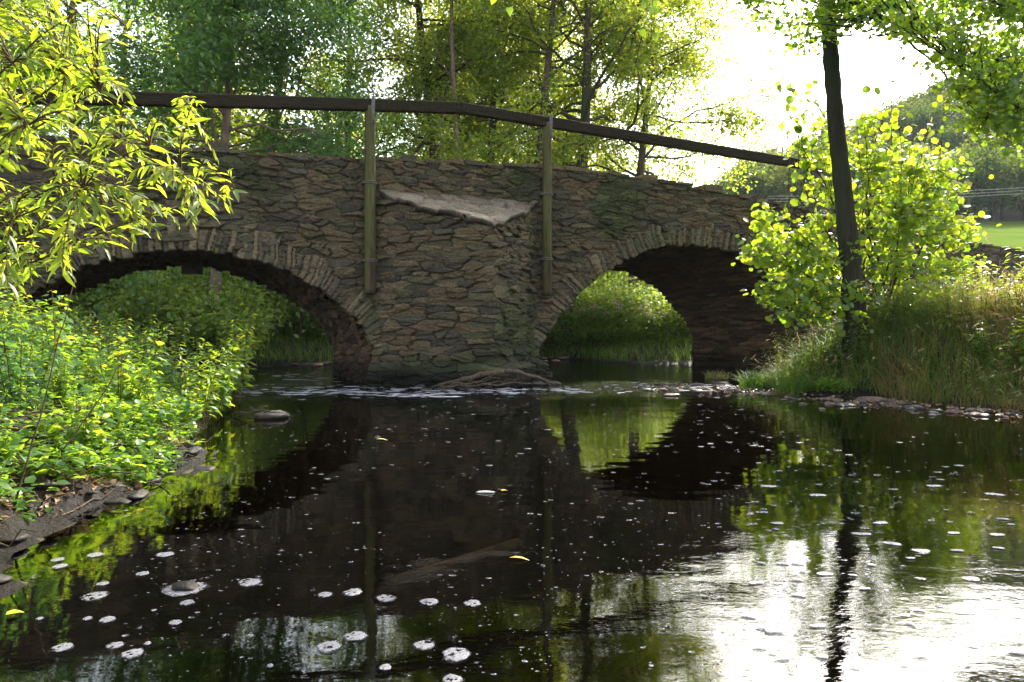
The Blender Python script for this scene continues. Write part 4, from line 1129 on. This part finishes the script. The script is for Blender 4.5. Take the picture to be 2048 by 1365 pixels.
def sprays(regs, lsz, kind, nper, rad, src, v0, bend=.15):
    for (poly, n, Y0, Y1) in regs:
        xs = [p[0] for p in poly]; ys = [p[1] for p in poly]; k = 0
        while k < n:
            px, py = rng.uniform(min(xs), max(xs)), rng.uniform(min(ys), max(ys))
            if not inpoly(px, py, poly): continue
            k += 1
            T = at(px, py, rng.uniform(Y0, Y1)); S = src(T)
            M = (S+T)/2+np.array((0, 0, bend*np.linalg.norm(S-T))); P = bez(S, M, T, 12)+rng.normal(0, .008, (12, 3))
            tube(tm, P, np.linspace(min(.03, .008*np.linalg.norm(S-T)+.003), .002, 12), 4, cap=False)
            u = rng.uniform(.70, 1.0, nper) if np.linalg.norm(S-T) > 1.2 else rng.uniform(.3, 1.02, nper)
            u = np.clip(u, 0, 1)*10.99; i0 = u.astype(int); Q = P[i0]+(P[i0+1]-P[i0])*(u-i0)[:, None]
            Q = Q+rng.normal(0, rad, (nper, 3))*np.array((1, 1, .5))
            D = rng.normal(0, 1, (nper, 3))*np.array((1, .7, .6))+np.array((0, 0, -.35))
            N = rng.normal(0, .6, (nper, 3))+np.array((0, -.5, .6))
            leaves(fm, Q, D, N, lsz*rng.uniform(.4, 1.25, nper), kind, np.clip(v0+.28*rng.normal(0, 1, nper), 0, 1))
def limbset(tm, targets, src, r0, lift=.3, n=14):
    out = []
    for (px, py, Y) in targets:
        T = at(px, py, Y); S = src(T); ln = np.linalg.norm(T-S); M = (S+T)/2+np.array((0, 0, lift*ln*.3))+rng.normal(0, .05*ln, 3)
        P = bez(S, M, T, n); P[1:-1] += np.cumsum(rng.normal(0, .007*ln, (n-2, 3)), 0)*np.sin(np.linspace(0, np.pi, n-2))[:, None]; out.append(P)
        tube(tm, P, np.linspace(r0*min(1, ln/3+.3), .004, n), 6, cap=False)
    return out
def nearest(limbs, lo=3, maxd=1.3):
    Q = np.concatenate([p[lo:] for p in limbs])
    def f(T):
        k = np.linalg.norm(Q-T, axis=1)+np.maximum(0, Q[:, 2]-T[2])*.8; q = Q[np.argmin(k)]; d = np.linalg.norm(q-T)
        return q if d < maxd else T+(q-T)*maxd/d
    return f
def trunk_src(T):
    zz = np.clip(T[2]+rng.uniform(-.2, .9), 6.1, 11.5); return tpp[np.argmin(abs(tpp[:, 2]-zz))]
TL = limbset(tm, [(1760, -60, 10.2), (1850, 60, 9.4), (1930, -40, 9.0), (1990, 120, 8.8), (2060, 40, 8.4), (1960, 230, 8.8), (2080, 250, 8.2), (2110, -80, 9.5), (1800, -250, 10.5), (1950, -300, 9.0), (2150, -300, 9.0), (1560, -40, 10.6), (1480, -10, 10.2), (1520, -200, 10.6), (1620, -300, 9.8), (1700, -420, 10.2), (2250, -150, 9.6), (1780, 30, 12.5), (1890, -150, 13.0)], trunk_src, .035)
ns = nearest(TL, 4)
sprays([([(1700, -60), (1760, 40), (1860, 95), (1890, 170), (2060, 170), (2120, -60)], 250, 7.8, 11.5),
        ([(1870, 130), (1940, 240), (2060, 330), (2100, 130)], 62, 8.2, 9.8),
        ([(1930, 220), (1960, 275), (2070, 300), (2070, 230)], 12, 8.0, 9.0),
        ([(1440, -60), (1500, 30), (1580, 110), (1650, 40), (1650, -60)], 64, 9.2, 11.2),
        ([(1640, -60), (1640, 60), (1760, 50), (1760, -60)], 26, 9.0, 11.0),
        ([(1380, -300), (1440, -60), (2200, -60), (2300, -420), (1800, -520)], 150, 7.8, 12.0)], .074, 'round', 34, .13, ns, .30, .03)
for (px, py) in ((1577, 175), (1590, 192), (1720, 182), (1745, 178), (1565, 185)):
    P = at(px, py, 8.9); leaves(fm, P[None], rng.normal(0, 1, (1, 3)), np.array([(.1, -1, .3)]), .13, 'round', np.array([.3]))
tm.build('trunk', barkmat('alder_bark', (.010, .009, .006), (.045, .036, .024), (.03, .034, .016)), rt, off=RB); fm.build('crown', LEAF_ALDER, rt, off=RB)

HB = at(1760, 640, 11.3); HB[2] = gz_at(HB[0], HB[1])
hz = thing('hazel_bush', 'bright round-leaved hazel bush around the foot of the dark trunk on the right bank', 'bush', tuple(HB))
tm = MB(); fm = MB()
HL = limbset(tm, [(1770, 225, 11.4), (1715, 245, 11.0), (1640, 215, 11.3), (1590, 260, 11.0), (1820, 290, 11.4), (1880, 350, 11.0), (1575, 380, 10.8), (1530, 425, 10.8), (1935, 330, 11.2), (1490, 510, 10.5), (1940, 440, 11.3), (1520, 580, 10.4), (1950, 530, 11.4), (1740, 330, 10.9), (1640, 430, 10.8), (1800, 430, 10.6), (1560, 620, 10.3), (1900, 600, 11.0), (1660, 520, 10.6), (1840, 560, 10.5), (1780, 380, 11.8), (1680, 330, 11.9), (1510, 450, 10.9), (1860, 250, 11.6)],
             lambda T: HB+rng.normal(0, .16, 3)*np.array((1, 1, 0)), .022, .5, 18)
ns = nearest(HL, 5, .8)
sprays([([(1590, 255), (1620, 200), (1700, 225), (1770, 215), (1850, 280), (1950, 320), (1950, 450), (1985, 560), (1930, 640), (1640, 650), (1500, 640), (1490, 590), (1520, 480), (1610, 440), (1590, 330)], 210, 10.7, 12.3),
        ([(1475, 500), (1530, 410), (1640, 440), (1640, 640), (1500, 600), (1540, 560), (1490, 520)], 95, 10.2, 11.6),
        ([(1740, 300), (1740, 640), (1930, 610), (1960, 480), (1860, 300)], 170, 10.2, 11.6),
        ([(1690, 300), (1690, 640), (1730, 640), (1730, 300)], 4, 9.7, 10.0), ([(1560, 540), (1560, 650), (1760, 660), (1760, 560)], 26, 9.5, 10.0)], .108, 'round', 14, .11, ns, .5, .04)
for q in range(34):
    px, py = rng.uniform(1545, 1900), rng.uniform(165, 300)
    if abs(px-1675) < 25: continue
    T = at(px, py, rng.uniform(10.4, 11.6)); S = at(px+rng.normal(0, 25), py+rng.uniform(90, 170), T[1]); P = bez(S, (S+T)/2+rng.normal(0, .04, 3), T, 8)
    tube(tm, P, np.linspace(.006, .002, 8), 4, cap=False); k = 5; leaves(fm, P[[3, 4, 5, 6, 7]], rng.normal(0, 1, (k, 3)), rng.normal(0, .6, (k, 3))+np.array((0, -.7, .4)), .12*rng.uniform(.6, 1.2, k), 'round', rng.uniform(.2, 1, k))
# young shoots standing free of the bush, each with few leaves
for P in HL:
    k = 13; u = np.linspace(9, 16.9, k); i0 = u.astype(int); Q = P[i0]+(P[i0+1]-P[i0])*(u-i0)[:, None]
    leaves(fm, Q, rng.normal(0, 1, (k, 3)), rng.normal(0, .5, (k, 3))+np.array((0, -.6, .6)), .16*rng.uniform(.7, 1.1, k), 'round', rng.uniform(.4, 1, k))
tm.build('stem', BARK_DARK, hz, off=HB); fm.build('foliage', LEAF_ALDER, hz, off=HB)

# little twig hanging into the top of the frame
rng = np.random.default_rng(66)
for k, (px, py, lab) in enumerate([(1303, -10, 'small leafy twig hanging from the top edge, right of the bridge middle'), (1000, -25, 'small leafy twig hanging from the top edge above the slim pale trunk')]):
    T = at(px, py+(75 if k == 0 else 45), 4.2); S = at(px-40, py-420, 4.6); P = bez(S, (S+T)/2+np.array((.1, 0, 0)), T, 14)
    tm = MB(); tube(tm, P, np.linspace(.01, .0015, 14), 5, cap=False); fm = MB()
    u = rng.uniform(9.5, 12.99, 15); i0 = u.astype(int); Q = P[i0]+(P[i0+1]-P[i0])*(u-i0)[:, None]+rng.normal(0, .03, (15, 3))
    leaves(fm, Q, rng.normal(0, .5, (15, 3))+np.array((0, 0, -.9)), rng.normal(0, .5, (15, 3))+np.array((0, -1, 0)), .075, 'ovate', rng.uniform(.2, .8, 15))
    o = thing('hanging_twig', lab, 'twig', tuple(S)); tm.build('branch', TWIG, o, off=S); fm.build('foliage', LEAF_HERB, o, off=S)

# ------------------------------------------------------------------ stones, driftwood, things on the water
ROCK = flat('wet_rock', (.045, .036, .033), .5, .35, 9, .5, .8)
ROCKP = flat('pinkish_rock', (.125, .085, .07), .75, .2, 9, .35, .8)
def rock(seed, sx_, sy_, sz_, mat, name='river_stone'):
    rng = np.random.default_rng(seed)
    n, m = 22, 12
    th = np.linspace(0, 2*np.pi, n, endpoint=False); ph = np.linspace(.0, np.pi, m)
    A, B = np.meshgrid(th, ph, indexing='ij')
    X = np.cos(A)*np.sin(B); Y = np.sin(A)*np.sin(B); Zr = np.cos(B)
    o = rng.uniform(0, 50)
    r = 1+.28*fbm(X*1.3+o, Y*1.3+Zr*1.7, seed, 3)+.10*fbm(X*4+o, Y*4+Zr*4, seed+9, 2)
    for _ in range(4):
        d = unit(rng.normal(0, 1, 3)); k = X*d[0]+Y*d[1]+Zr*d[2]; r = np.where(r*k > .72, .72/np.maximum(k, .1), r)
    V = np.stack([X*r*sx_, Y*r*sy_, Zr*r*sz_], -1).reshape(-1, 3)
    i = np.arange(n)[:, None]; j = np.arange(m-1)[None]; i2 = (i+1) % n
    q = np.stack([i*m+j, i*m+j+1, i2*m+j+1, i2*m+j], -1).reshape(-1, 4)
    return mesh(name, V, q, mat, attrs={'v': np.full(len(V), .5)})
def onwater(px, py): Yd = F*CAMZ/(py-HZ); return (px-1024)/F*Yd, Yd
rng = np.random.default_rng(71)
S_ = [(1745, 803, .21, .055, 1, 'largest pinkish flat stone on the gravel bar in front of the right bank'), (1782, 806, .12, .05, 0, 'dark stone touching the right end of the largest pinkish stone'),
      (1690, 812, .15, .035, 0, 'long flat wet stone left of the largest pinkish stone'), (1645, 800, .10, .03, 0, 'small dark stone at the tip of the low leafy tuft'),
      (1440, 770, .16, .05, 0, 'dark stone at the left end of the gravel bar beside the brownish grass tuft'), (1395, 772, .12, .035, 0, 'dark wet stone just left of the gravel bar'),
      (1330, 770, .20, .03, 0, 'long flat stone awash in the middle of the stream by the right arch'), (1290, 778, .14, .018, 0, 'thin flat stone awash nearest the pier'),
      (1345, 792, .13, .03, 0, 'low stone with fallen leaves in front of the flat awash stone'), (1830, 818, .12, .04, 0, 'rounded dark stone to the right of the pinkish ones'),
      (1905, 826, .10, .03, 1, 'small pale stone among the leaves near the right edge'), (1960, 824, .16, .035, 0, 'flat dark stone near the right edge of the bar'), (1860, 800, .16, .05, 0, 'dark stone at the waterline below the overhanging grass')]
for k, (px, py, s, h, pk, lab) in enumerate(S_):
    x, y = onwater(px, py); o = rock(700+k, s, s*.6, h, ROCKP if pk else ROCK); o.location = (x, y, h*.25); o.rotation_euler[2] = rng.uniform(-.4, .4); tag(o, lab, 'stone', 'labelled stones of the gravel bar')
prot = [rock(750+k, .075, .055, .026, ROCK if k % 3 else ROCKP) for k in range(5)]
n = 0
while n < 75:
    px = rng.uniform(1270, 2040); py = np.interp(px, [1270, 1480, 1700, 2048], [775, 782, 806, 832])+rng.normal(0, 7)
    x, y = onwater(px, py); k = n % 5
    o = prot[k] if n < 5 else prot[k].copy()
    if n >= 5: COL.objects.link(o)
    s = rng.uniform(.35, 1.3); o.scale = (s, s, s); o.rotation_euler[2] = rng.uniform(0, 6); o.location = (x, y, .0+rng.uniform(-.004, .008))
    tag(o, 'small wet stone among many scattered along the gravel bar', 'stone', 'small stones of the gravel bar'); n += 1
prot = [rock(770+k, .10, .07, .05, ROCK) for k in range(4)]
for n in range(26):
    px = rng.uniform(800, 1110); py = np.interp(px, [800, 950, 1110], [778, 779, 768])+rng.normal(0, 2.5)
    x, y = onwater(px, py); o = prot[n % 4] if n < 4 else prot[n % 4].copy()
    if n >= 4: COL.objects.link(o)
    s = rng.uniform(.4, 1.4); o.scale = (s, s, s*.8); o.rotation_euler[2] = rng.uniform(0, 6); o.location = (x, y, .01)
    tag(o, 'small dark stone lying at the foot of the pier', 'stone', 'stones at the foot of the pier')
prot = [rock(790+k, .12, .09, .05, ROCKP) for k in range(3)]
for n in range(24):
    px = rng.choice([rng.uniform(1075, 1200), rng.uniform(560, 660)]); py = rng.uniform(716, 727) if px > 1000 else rng.uniform(727, 733)
    x, y = onwater(px, py); o = prot[n % 3] if n < 3 else prot[n % 3].copy()
    if n >= 3: COL.objects.link(o)
    s = rng.uniform(.5, 1.5); o.scale = (s, s, s*.8); o.rotation_euler[2] = rng.uniform(0, 6); o.location = (x, y, .03)
    tag(o, 'pale stone on the far shore seen through an arch', 'stone', 'stones on the far shore')

def stick(mb, A, B, r, n=9, wob=.02, k=6):
    A = np.array(A, float); B = np.array(B, float); t = np.linspace(0, 1, n)[:, None]
    P = A+(B-A)*t; ln = np.linalg.norm(B-A); P[1:-1] += rng.normal(0, wob*ln, (n-2, 3)); tube(mb, P, np.linspace(r, r*.35, n), k)
# driftwood log on the pier's foot
x, y = onwater(900, 776); A = at(862, 776, 10.7); B = at(1010, 742, 10.6); C_ = at(1110, 768, 10.9)
mb = MB(); P = bez(A, at(980, 745, 10.45), B, 14); P += rng.normal(0, .01, P.shape); tube(mb, P, np.r_[np.linspace(.012, .045, 6), np.linspace(.045, .038, 8)]*(1+.2*rng.normal(0, 1, 14)), 9)
P2 = bez(B, at(1050, 745, 10.7), C_, 10); P2 += rng.normal(0, .01, P2.shape); tube(mb, P2, np.linspace(.038, .02, 10), 8)
o = mb.build('driftwood_log', DEADWOOD); tag(o, 'bent driftwood log lodged against the foot of the pier', 'driftwood')
dh = [((880, 772), (1000, 757)), ((905, 776), (985, 752)), ((930, 774), (1035, 760)), ((955, 771), (1100, 765)), ((890, 777), (960, 762))]
for k, (a, b) in enumerate(dh):
    mb = MB(); stick(mb, at(*a, 10.5-.03*k), at(*b, 10.45+.03*k), .018); tag(mb.build('drift_stick', DEADWOOD), 'thin grey stick among those heaped on the driftwood log at the pier', 'stick', 'sticks heaped at the pier')
# debris mound in the stream on the left
x, y = onwater(545, 836)
o = rock(780, .20, .15, .055, flat('mud_mound', (.05, .038, .03), .6, .4, 30, .5, 1.0), 'debris_mound'); o.location = (x, y, .02); tag(o, 'small mound of mud and matted twigs standing in the stream below the left arch', 'mound')
for k, (a, b) in enumerate([((462, 838), (525, 812)), ((480, 846), (545, 818)), ((500, 815), (590, 832)), ((505, 842), (520, 812)), ((530, 846), (585, 838)), ((470, 826), (570, 822))]):
    mb = MB(); stick(mb, at(*a, y-.02*k), at(*b, y-.12+.03*k), .009); tag(mb.build('drift_stick', DEADWOOD), 'thin bleached stick caught on the small mud mound in the stream', 'stick', 'sticks caught on the mud mound')
# low creeping leaves close to the mud
mb = MB(); n = 12000; yy = rng.uniform(2.4, 9, n); xx = np.interp(yy, SHORE[2:14, 1], SHORE[2:14, 0])-.02-rng.gamma(1.5, .30, n)
kk = fbm(xx*2.3, yy*2.3, 44, 3) > -.05; xx, yy = xx[kk], yy[kk]; n = len(xx)
leaves(mb, np.c_[xx, yy, ground(xx, yy)+rng.uniform(.02, .16, n)], rng.normal(0, 1, (n, 3))*np.array((1, 1, .2)), rng.normal(0, .35, (n, 3))+np.array((0, 0, 1)), rng.uniform(.03, .085, n), 'ovate', np.clip(rng.normal(.45, .25, n), 0, 1))
tag(mb.build('ground_cover', LEAF_HERB), 'low creeping green leaves covering the left bank above the mud', 'ground cover', kind='stuff')
# sticks and dead stems on the left bank
for k in range(150):
    yy = rng.uniform(2.4, 6.2); xx = np.interp(yy, SHORE[2:14, 1], SHORE[2:14, 0])-rng.uniform(.0, .9)
    z = gz_at(xx, yy); a = rng.uniform(0, 6.28); l_ = rng.uniform(.12, .45)
    mb = MB(); stick(mb, (0, 0, .01), (l_*math.cos(a), l_*math.sin(a), rng.uniform(-.02, .10)), rng.uniform(.003, .008), 8, .05)
    o = mb.build('fallen_stick', DEADWOOD); o.location = (xx, yy, z+.01); tag(o, 'thin dead stick lying on the muddy left bank', 'stick', 'dead sticks on the left bank')
for k, (a, b, Y, lab) in enumerate([((285, 905), (408, 860), 5.6, 'dark thin branch pointing right over the water from the left bank'), ((70, 985), (270, 690), 3.7, 'long thin dead stem leaning right across the herbs of the left bank'), ((30, 1010), (150, 560), 3.3, 'tall thin stem leaning right at the far left of the left bank'), ((350, 920), (425, 830), 6.2, 'pale twig standing at the edge of the left bank')]):
    mb = MB(); stick(mb, at(*a, Y), at(*b, Y+.15), .0055, 12, .004); tag(mb.build('dead_stem', DEADWOOD), lab, 'stem')
DEADLEAF = leafmat('dead_leaf', [(0, L(.10, .06, .03)), (1, L(.28, .17, .10))], [(0, L(.25, .13, .04)), (1, L(.4, .22, .08))], .25)
mb = MB(); n = 5200; yy = rng.uniform(2.3, 9, n); xx = np.interp(yy, SHORE[2:14, 1], SHORE[2:14, 0])-.06-rng.gamma(1.3, .35, n)
leaves(mb, np.c_[xx, yy, ground(xx, yy)+.012], rng.normal(0, 1, (n, 3))*np.array((1, 1, .25)), rng.normal(0, .4, (n, 3))+np.array((0, 0, 1)), rng.uniform(.02, .06, n), 'ovate', rng.random(n))
tag(mb.build('leaf_litter', DEADLEAF), 'brown fallen leaves littering the muddy left bank', 'leaf litter', kind='stuff')
mb = MB(); n = 500; px = rng.uniform(1300, 2048, n); py = np.interp(px, [1270, 1480, 1700, 2048], [772, 780, 804, 830])+rng.normal(0, 6, n); Yv = F/(py-HZ)
leaves(mb, np.c_[(px-1024)/F*Yv, Yv, np.full(n, .03)], rng.normal(0, 1, (n, 3))*np.array((1, 1, .3)), rng.normal(0, .4, (n, 3))+np.array((0, 0, 1)), rng.uniform(.03, .06, n), 'ovate', rng.random(n))
tag(mb.build('bar_litter', DEADLEAF), 'brown leaves stranded on the gravel bar', 'leaf litter', kind='stuff')

mb = MB(); n = 70; ab = rng.dirichlet((1, 1, 1), n)@np.array([(PIER_L+.4, -.05), (PIER_R-.15, -.05), (-.81, -1.0)])
leaves(mb, bw(ab[:, 0], ab[:, 1], 3.235+.56/1.08*ab[:, 1]+.012), rng.normal(0, 1, (n, 3))*np.array((1, 1, .2)), rng.normal(0, .3, (n, 3))+np.array((0, 0, 1)), rng.uniform(.025, .06, n), 'ovate', rng.random(n)*1.0)
tag(mb.build('slab_litter', leafmat('pale_dead_leaf', [(0, L(.2, .15, .07)), (1, L(.4, .36, .22))], [(0, L(.3, .2, .06)), (1, L(.4, .3, .1))], .2)), 'bits of yellow and brown leaf lying on the sloping slab of the pier', 'leaf litter', kind='stuff')
mb = MB(); p = bw(-5.2, 1.2, 1.93); beam(mb, p+np.array((-.13, 0, 0)), p+np.array((.13, 0, 0)), .2, .2, 5); mb.build('hanging_block', ROCK, bridge, False, BO)
# submerged pale log
mb = MB(); P = bez(np.array((-.50, 2.95, -.10)), np.array((-.2, 3.02, -.045)), np.array((.03, 3.25, -.05)), 14); tube(mb, P, np.linspace(.018, .035, 14), 9)
tag(mb.build('sunken_log', flat('pale_sunken_wood', (.62, .58, .5), .8, .2, 20, .3)), 'pale log lying under the water in front of the pier', 'log')
# floating leaves
def fleaf(px, py, ln, ang, col, lab, kind='lance'):
    x, y = onwater(px, py); fm = MB()
    leaves(fm, np.array([(0, 0, .0)]), np.array([(math.cos(ang), math.sin(ang), .0)]), np.array([(0, 0, 1.)]), ln, kind, np.array([.5]))
    o = fm.build('floating_leaf', flat('fallen_leaf_'+str(px), col, .5, .4)); o.location = (x, y, .010); tag(o, lab, 'leaf')
fleaf(1018, 1120, .085, -.1, (.62, .36, .06), 'narrow orange leaf floating below the sunken log')
fleaf(1000, 985, .05, .3, (.65, .45, .05), 'yellow tip of leaf on the small pale floating clump in mid stream', 'ovate')
fleaf(752, 881, .10, .0, (.55, .50, .10), 'yellowish leaf floating below the left post')
fleaf(1428, 785, .12, .4, (.5, .22, .04), 'orange leaf on the gravel bar end', 'ovate')
fleaf(5, 1235, .06, .5, (.55, .55, .03), 'yellow leaf at the left edge just above the water', 'ovate')

m_, n_, o_ = newmat('foam')
c_ = coords(n_); f_ = noise(n_, c_, 90, 4, .7); g2 = noise(n_, c_, 240, 2, .6)
df = n_.nodes.new('ShaderNodeBsdfPrincipled'); df.inputs['Roughness'].default_value = .5
n_.links.new(ramp(n_, g2, [(.35, (.17, .165, .18)), (.65, (.32, .31, .33))]), df.inputs['Base Color']); n_.links.new(bump(n_, g2, .6, .003), df.inputs['Normal'])
tb = n_.nodes.new('ShaderNodeBsdfTransparent'); ad = n_.nodes.new('ShaderNodeMath'); ad.operation = 'ADD'
n_.links.new(f_, ad.inputs[0]); n_.links.new(attr(n_, 'v'), ad.inputs[1])
mxx = n_.nodes.new('ShaderNodeMixShader'); n_.links.new(ramp(n_, ad.outputs[0], [(.40, (.04, .04, .04)), (.62, (.8, .8, .8))]), mxx.inputs[0])
n_.links.new(tb.outputs[0], mxx.inputs[1]); n_.links.new(df.outputs[0], mxx.inputs[2]); n_.links.new(mxx.outputs[0], o_.inputs['Surface']); FOAM = m_
def foam_v(V):
    r = np.hypot(V[:, 0], V[:, 1]); return {'v': .12-.38*sstep(.55, 1.0, r/(r.max()+1e-9))}
def foam_patch(r, asp, holes, seed):
    rng = np.random.default_rng(seed); n, m = 40, 9
    th = np.linspace(0, 2*np.pi, n, endpoint=False)
    out = 1+.16*np.cos(2*th+rng.uniform(0, 6))*rng.random()+.10*np.cos(3*th+rng.uniform(0, 6))+.05*np.cos(7*th+rng.uniform(0, 6))+.02*rng.normal(0, 1, n)
    rad = np.linspace(0, 1, m); A, Rr = np.meshgrid(th, rad, indexing='ij')
    X = np.cos(A)*Rr*out[:, None]*r; Y = np.sin(A)*Rr*out[:, None]*r*asp
    V = np.stack([X, Y, .004+.0035*np.sqrt(np.clip(1-Rr**2, 0, 1))], -1).reshape(-1, 3)
    i = np.arange(n)[:, None]; j = np.arange(m-1)[None]; i2 = (i+1) % n
    q = np.stack([i*m+j, i*m+j+1, i2*m+j+1, i2*m+j], -1)
    keep = np.ones((n, m-1), bool)
    for _ in range(holes):
        ha, hr, hw = rng.uniform(0, 6.28), rng.uniform(.25, .7), rng.uniform(.10, .2)
        cxh, cyh = math.cos(ha)*hr, math.sin(ha)*hr
        keep &= np.hypot(np.cos(th)[:, None]*(rad[:-1]+.06)-cxh, np.sin(th)[:, None]*(rad[:-1]+.06)-cyh) > hw
    V, q, _ = compact(V, q[keep])
    return V, q
FL = [(650, 1192, 16), (705, 1187, 20), (772, 1199, 20), (858, 1206, 19), (945, 1209, 18), (710, 1275, 24), (657, 1296, 27), (848, 1293, 24), (912, 1312, 31), (770, 1338, 14), (905, 1362, 22), (190, 1195, 27), (125, 1298, 22),
      (215, 1242, 17), (265, 1310, 23), (230, 1294, 18), (500, 1167, 24), (375, 1208, 15), (350, 1248, 14), (330, 1111, 17), (285, 1150, 14), (120, 1135, 16), (115, 1122, 14), (205, 1170, 12), (190, 1112, 16), (80, 1240, 8), (295, 1290, 8), (540, 1335, 8), (175, 1240, 10)]
for k, (px, py, rp_) in enumerate(FL):
    x, y = onwater(px, py); V, q = foam_patch(rp_/F*y, .95, 3 if rp_ > 17 else 0, 900+k)
    o = mesh('foam_patch', V, q, FOAM, attrs=foam_v(V)); o.location = (x, y, 0); tag(o, 'round patch of pale foam drifting on the dark near water', 'foam', 'foam patches near the camera')
rng = np.random.default_rng(81)
for k in range(46):
    px = rng.uniform(1480, 2040); py = 960+rng.random()**.8*380
    x, y = onwater(px, py); V, q = foam_patch(rng.uniform(8, 22)/F*y, .42, 0, 960+k)
    o = mesh('foam_patch', V, q, FOAM, attrs=foam_v(V)); o.location = (x, y, 0); o.rotation_euler[2] = rng.normal(-.15, .2); tag(o, 'flat oval patch of white foam drifting on the right half of the stream', 'foam', 'foam patches on the right half')
# specks
mb = MB(); n = 4300
px = rng.uniform(250, 2048, n); py = 790+570*rng.random(n)**1.25
x = (px-1024)/F*(F/(py-HZ)); y = F/(py-HZ); d = sdist(x, y); m = (d < -.05) & (fbm(x*1.4, y*1.0, 5, 3) > -.12); x, y, py, px = x[m], y[m], py[m], px[m]; n = len(x)
r = np.minimum(rng.gamma(1.3, 1.0, n)*.85, 5)/F*y*np.where(px > 1400, 1.5, 1); k = 7; a = np.arange(k)/k*2*np.pi; rot = rng.uniform(0, 6, n)
V = np.stack([x[:, None]+r[:, None]*np.cos(a)*rng.uniform(1.0, 2.0, n)[:, None], y[:, None]+r[:, None]*np.sin(a), np.full((n, k), .005)], -1)
i = np.arange(n)[:, None]*k; T_ = np.concatenate([np.stack([i[:, 0], i[:, 0]+j, i[:, 0]+j+1], -1) for j in range(1, k-1)])
mb.add(V.reshape(-1, 3), None, T_)
tag(mb.build('foam_specks', FOAM), 'white specks of foam scattered over the dark stream', 'foam', kind='stuff')
# broken water on the riffles, with its sparkle put in as pale flat streaks
mb = MB(); n = 900; cx_ = rng.choice(5, n, p=[.36, .22, .14, .2, .08]); cc = np.array([(-2.4, 10.2), (.3, 10.3), (-3.6, 12.6), (3.3, 10.9), (-1.4, 9.6)])[cx_]; sg = np.array([(1.2, .45), (1.0, .22), (.8, .9), (1.1, .35), (.3, .12)])[cx_]
X_ = cc+rng.normal(0, 1, (n, 2))*sg; d = sdist(X_[:, 0], X_[:, 1]); X_ = X_[d < -.1]; n = len(X_); k = 7; a = np.arange(k)/k*2*np.pi; r = rng.gamma(1.3, 1, n)*.011
V = np.stack([X_[:, :1]+r[:, None]*np.cos(a)*rng.uniform(1.5, 4.5, n)[:, None], X_[:, 1:]+r[:, None]*np.sin(a), np.full((n, k), .012)], -1)
i = np.arange(n)[:, None]*k; T_ = np.concatenate([np.stack([i[:, 0], i[:, 0]+j, i[:, 0]+j+1], -1) for j in range(1, k-1)])
mb.add(V.reshape(-1, 3), None, T_); tag(mb.build('riffle_foam_sparkle', flat('riffle_foam_sparkle', (.55, .56, .6), .5, .4, 60, .1)), 'white broken water, its sparkle put in as colour, on the shallow riffles beside the pier and gravel bar', 'foam', kind='stuff')
# clods of wet mud along the left shore
prot = [rock(810+k, .07, .05, .04, flat('wet_mud', (.016, .012, .009), .55, .3, 25, .5, 1.0), 'mud_clod') for k in range(4)]
for n in range(42):
    yy = rng.uniform(2.1, 5.4); xx = np.interp(yy, SHORE[2:10, 1], SHORE[2:10, 0])-rng.normal(.12, .11); o = prot[n % 4] if n < 4 else prot[n % 4].copy()
    if n >= 4: COL.objects.link(o)
    s_ = rng.uniform(.3, 1.25); o.scale = (s_, s_*rng.uniform(.7, 1.3), s_*.55); o.rotation_euler[2] = rng.uniform(0, 6); o.location = (xx, yy, max(gz_at(xx, yy), -.01)+.004)
    tag(o, 'dark glistening clod of mud on the edge of the left bank', 'mud clod', 'mud clods along the left bank')
# foam fringe and clump
x, y = onwater(368, 1180); V, q = foam_patch(.088, .75, 0, 999)
o = mesh('foam_fringe', V, q, FOAM, attrs=foam_v(V)); o.location = (x, y, 0); tag(o, 'pale foam collar around the small mud clump near the left bank', 'foam')
o = rock(795, .058, .040, .020, bpy.data.materials['wet_mud'], 'mud_clump'); o.location = (x, y, .010); tag(o, 'small dark mud clump breaking the surface near the left bank', 'clump')
x, y = onwater(972, 986); o = rock(796, .06, .02, .009, flat('pale_scum', (.5, .48, .42), .6, .3, 60, .5), 'floating_clump'); o.location = (x, y, .004); tag(o, 'small pale floating clump with green sprig in mid stream', 'clump')

# ------------------------------------------------------------------ wires in front of the hill
pw = thing('power_line', 'thin pale overhead wires crossing in front of the wooded hill', 'power line', tuple(at(1750, 385, 70)))
WM = flat('wire', (.35, .35, .38), .5, .4)
for k in range(3):
    A = at(1380, 392+5*k, 78); B = at(2200, 366+6*k, 64); t = np.linspace(0, 1, 20)[:, None]; P = A+(B-A)*t; P[:, 2] -= .5*np.sin(np.pi*t[:, 0])
    mb = MB(); tube(mb, P, .012, 5); mb.build('wire', WM, pw, off=np.array(pw.location))

# ------------------------------------------------------------------ air
HZD = 0.00022
V = np.array([(x, y, z) for x in (-300, 400) for y in (-40, 300) for z in (-3, 110)], float)
q = np.array([(0, 1, 3, 2), (4, 6, 7, 5), (0, 4, 5, 1), (2, 3, 7, 6), (0, 2, 6, 4), (1, 5, 7, 3)])
m_, n_, o_ = newmat('haze_air')
pv = n_.nodes.new('ShaderNodeVolumePrincipled'); pv.inputs['Color'].default_value = (.80, .88, 1.0, 1); pv.inputs['Density'].default_value = HZD
pv.inputs['Anisotropy'].default_value = 0.0; n_.links.new(pv.outputs[0], o_.inputs['Volume'])
tag(mesh('haze', V, q, m_, smooth=False), kind='stuff')
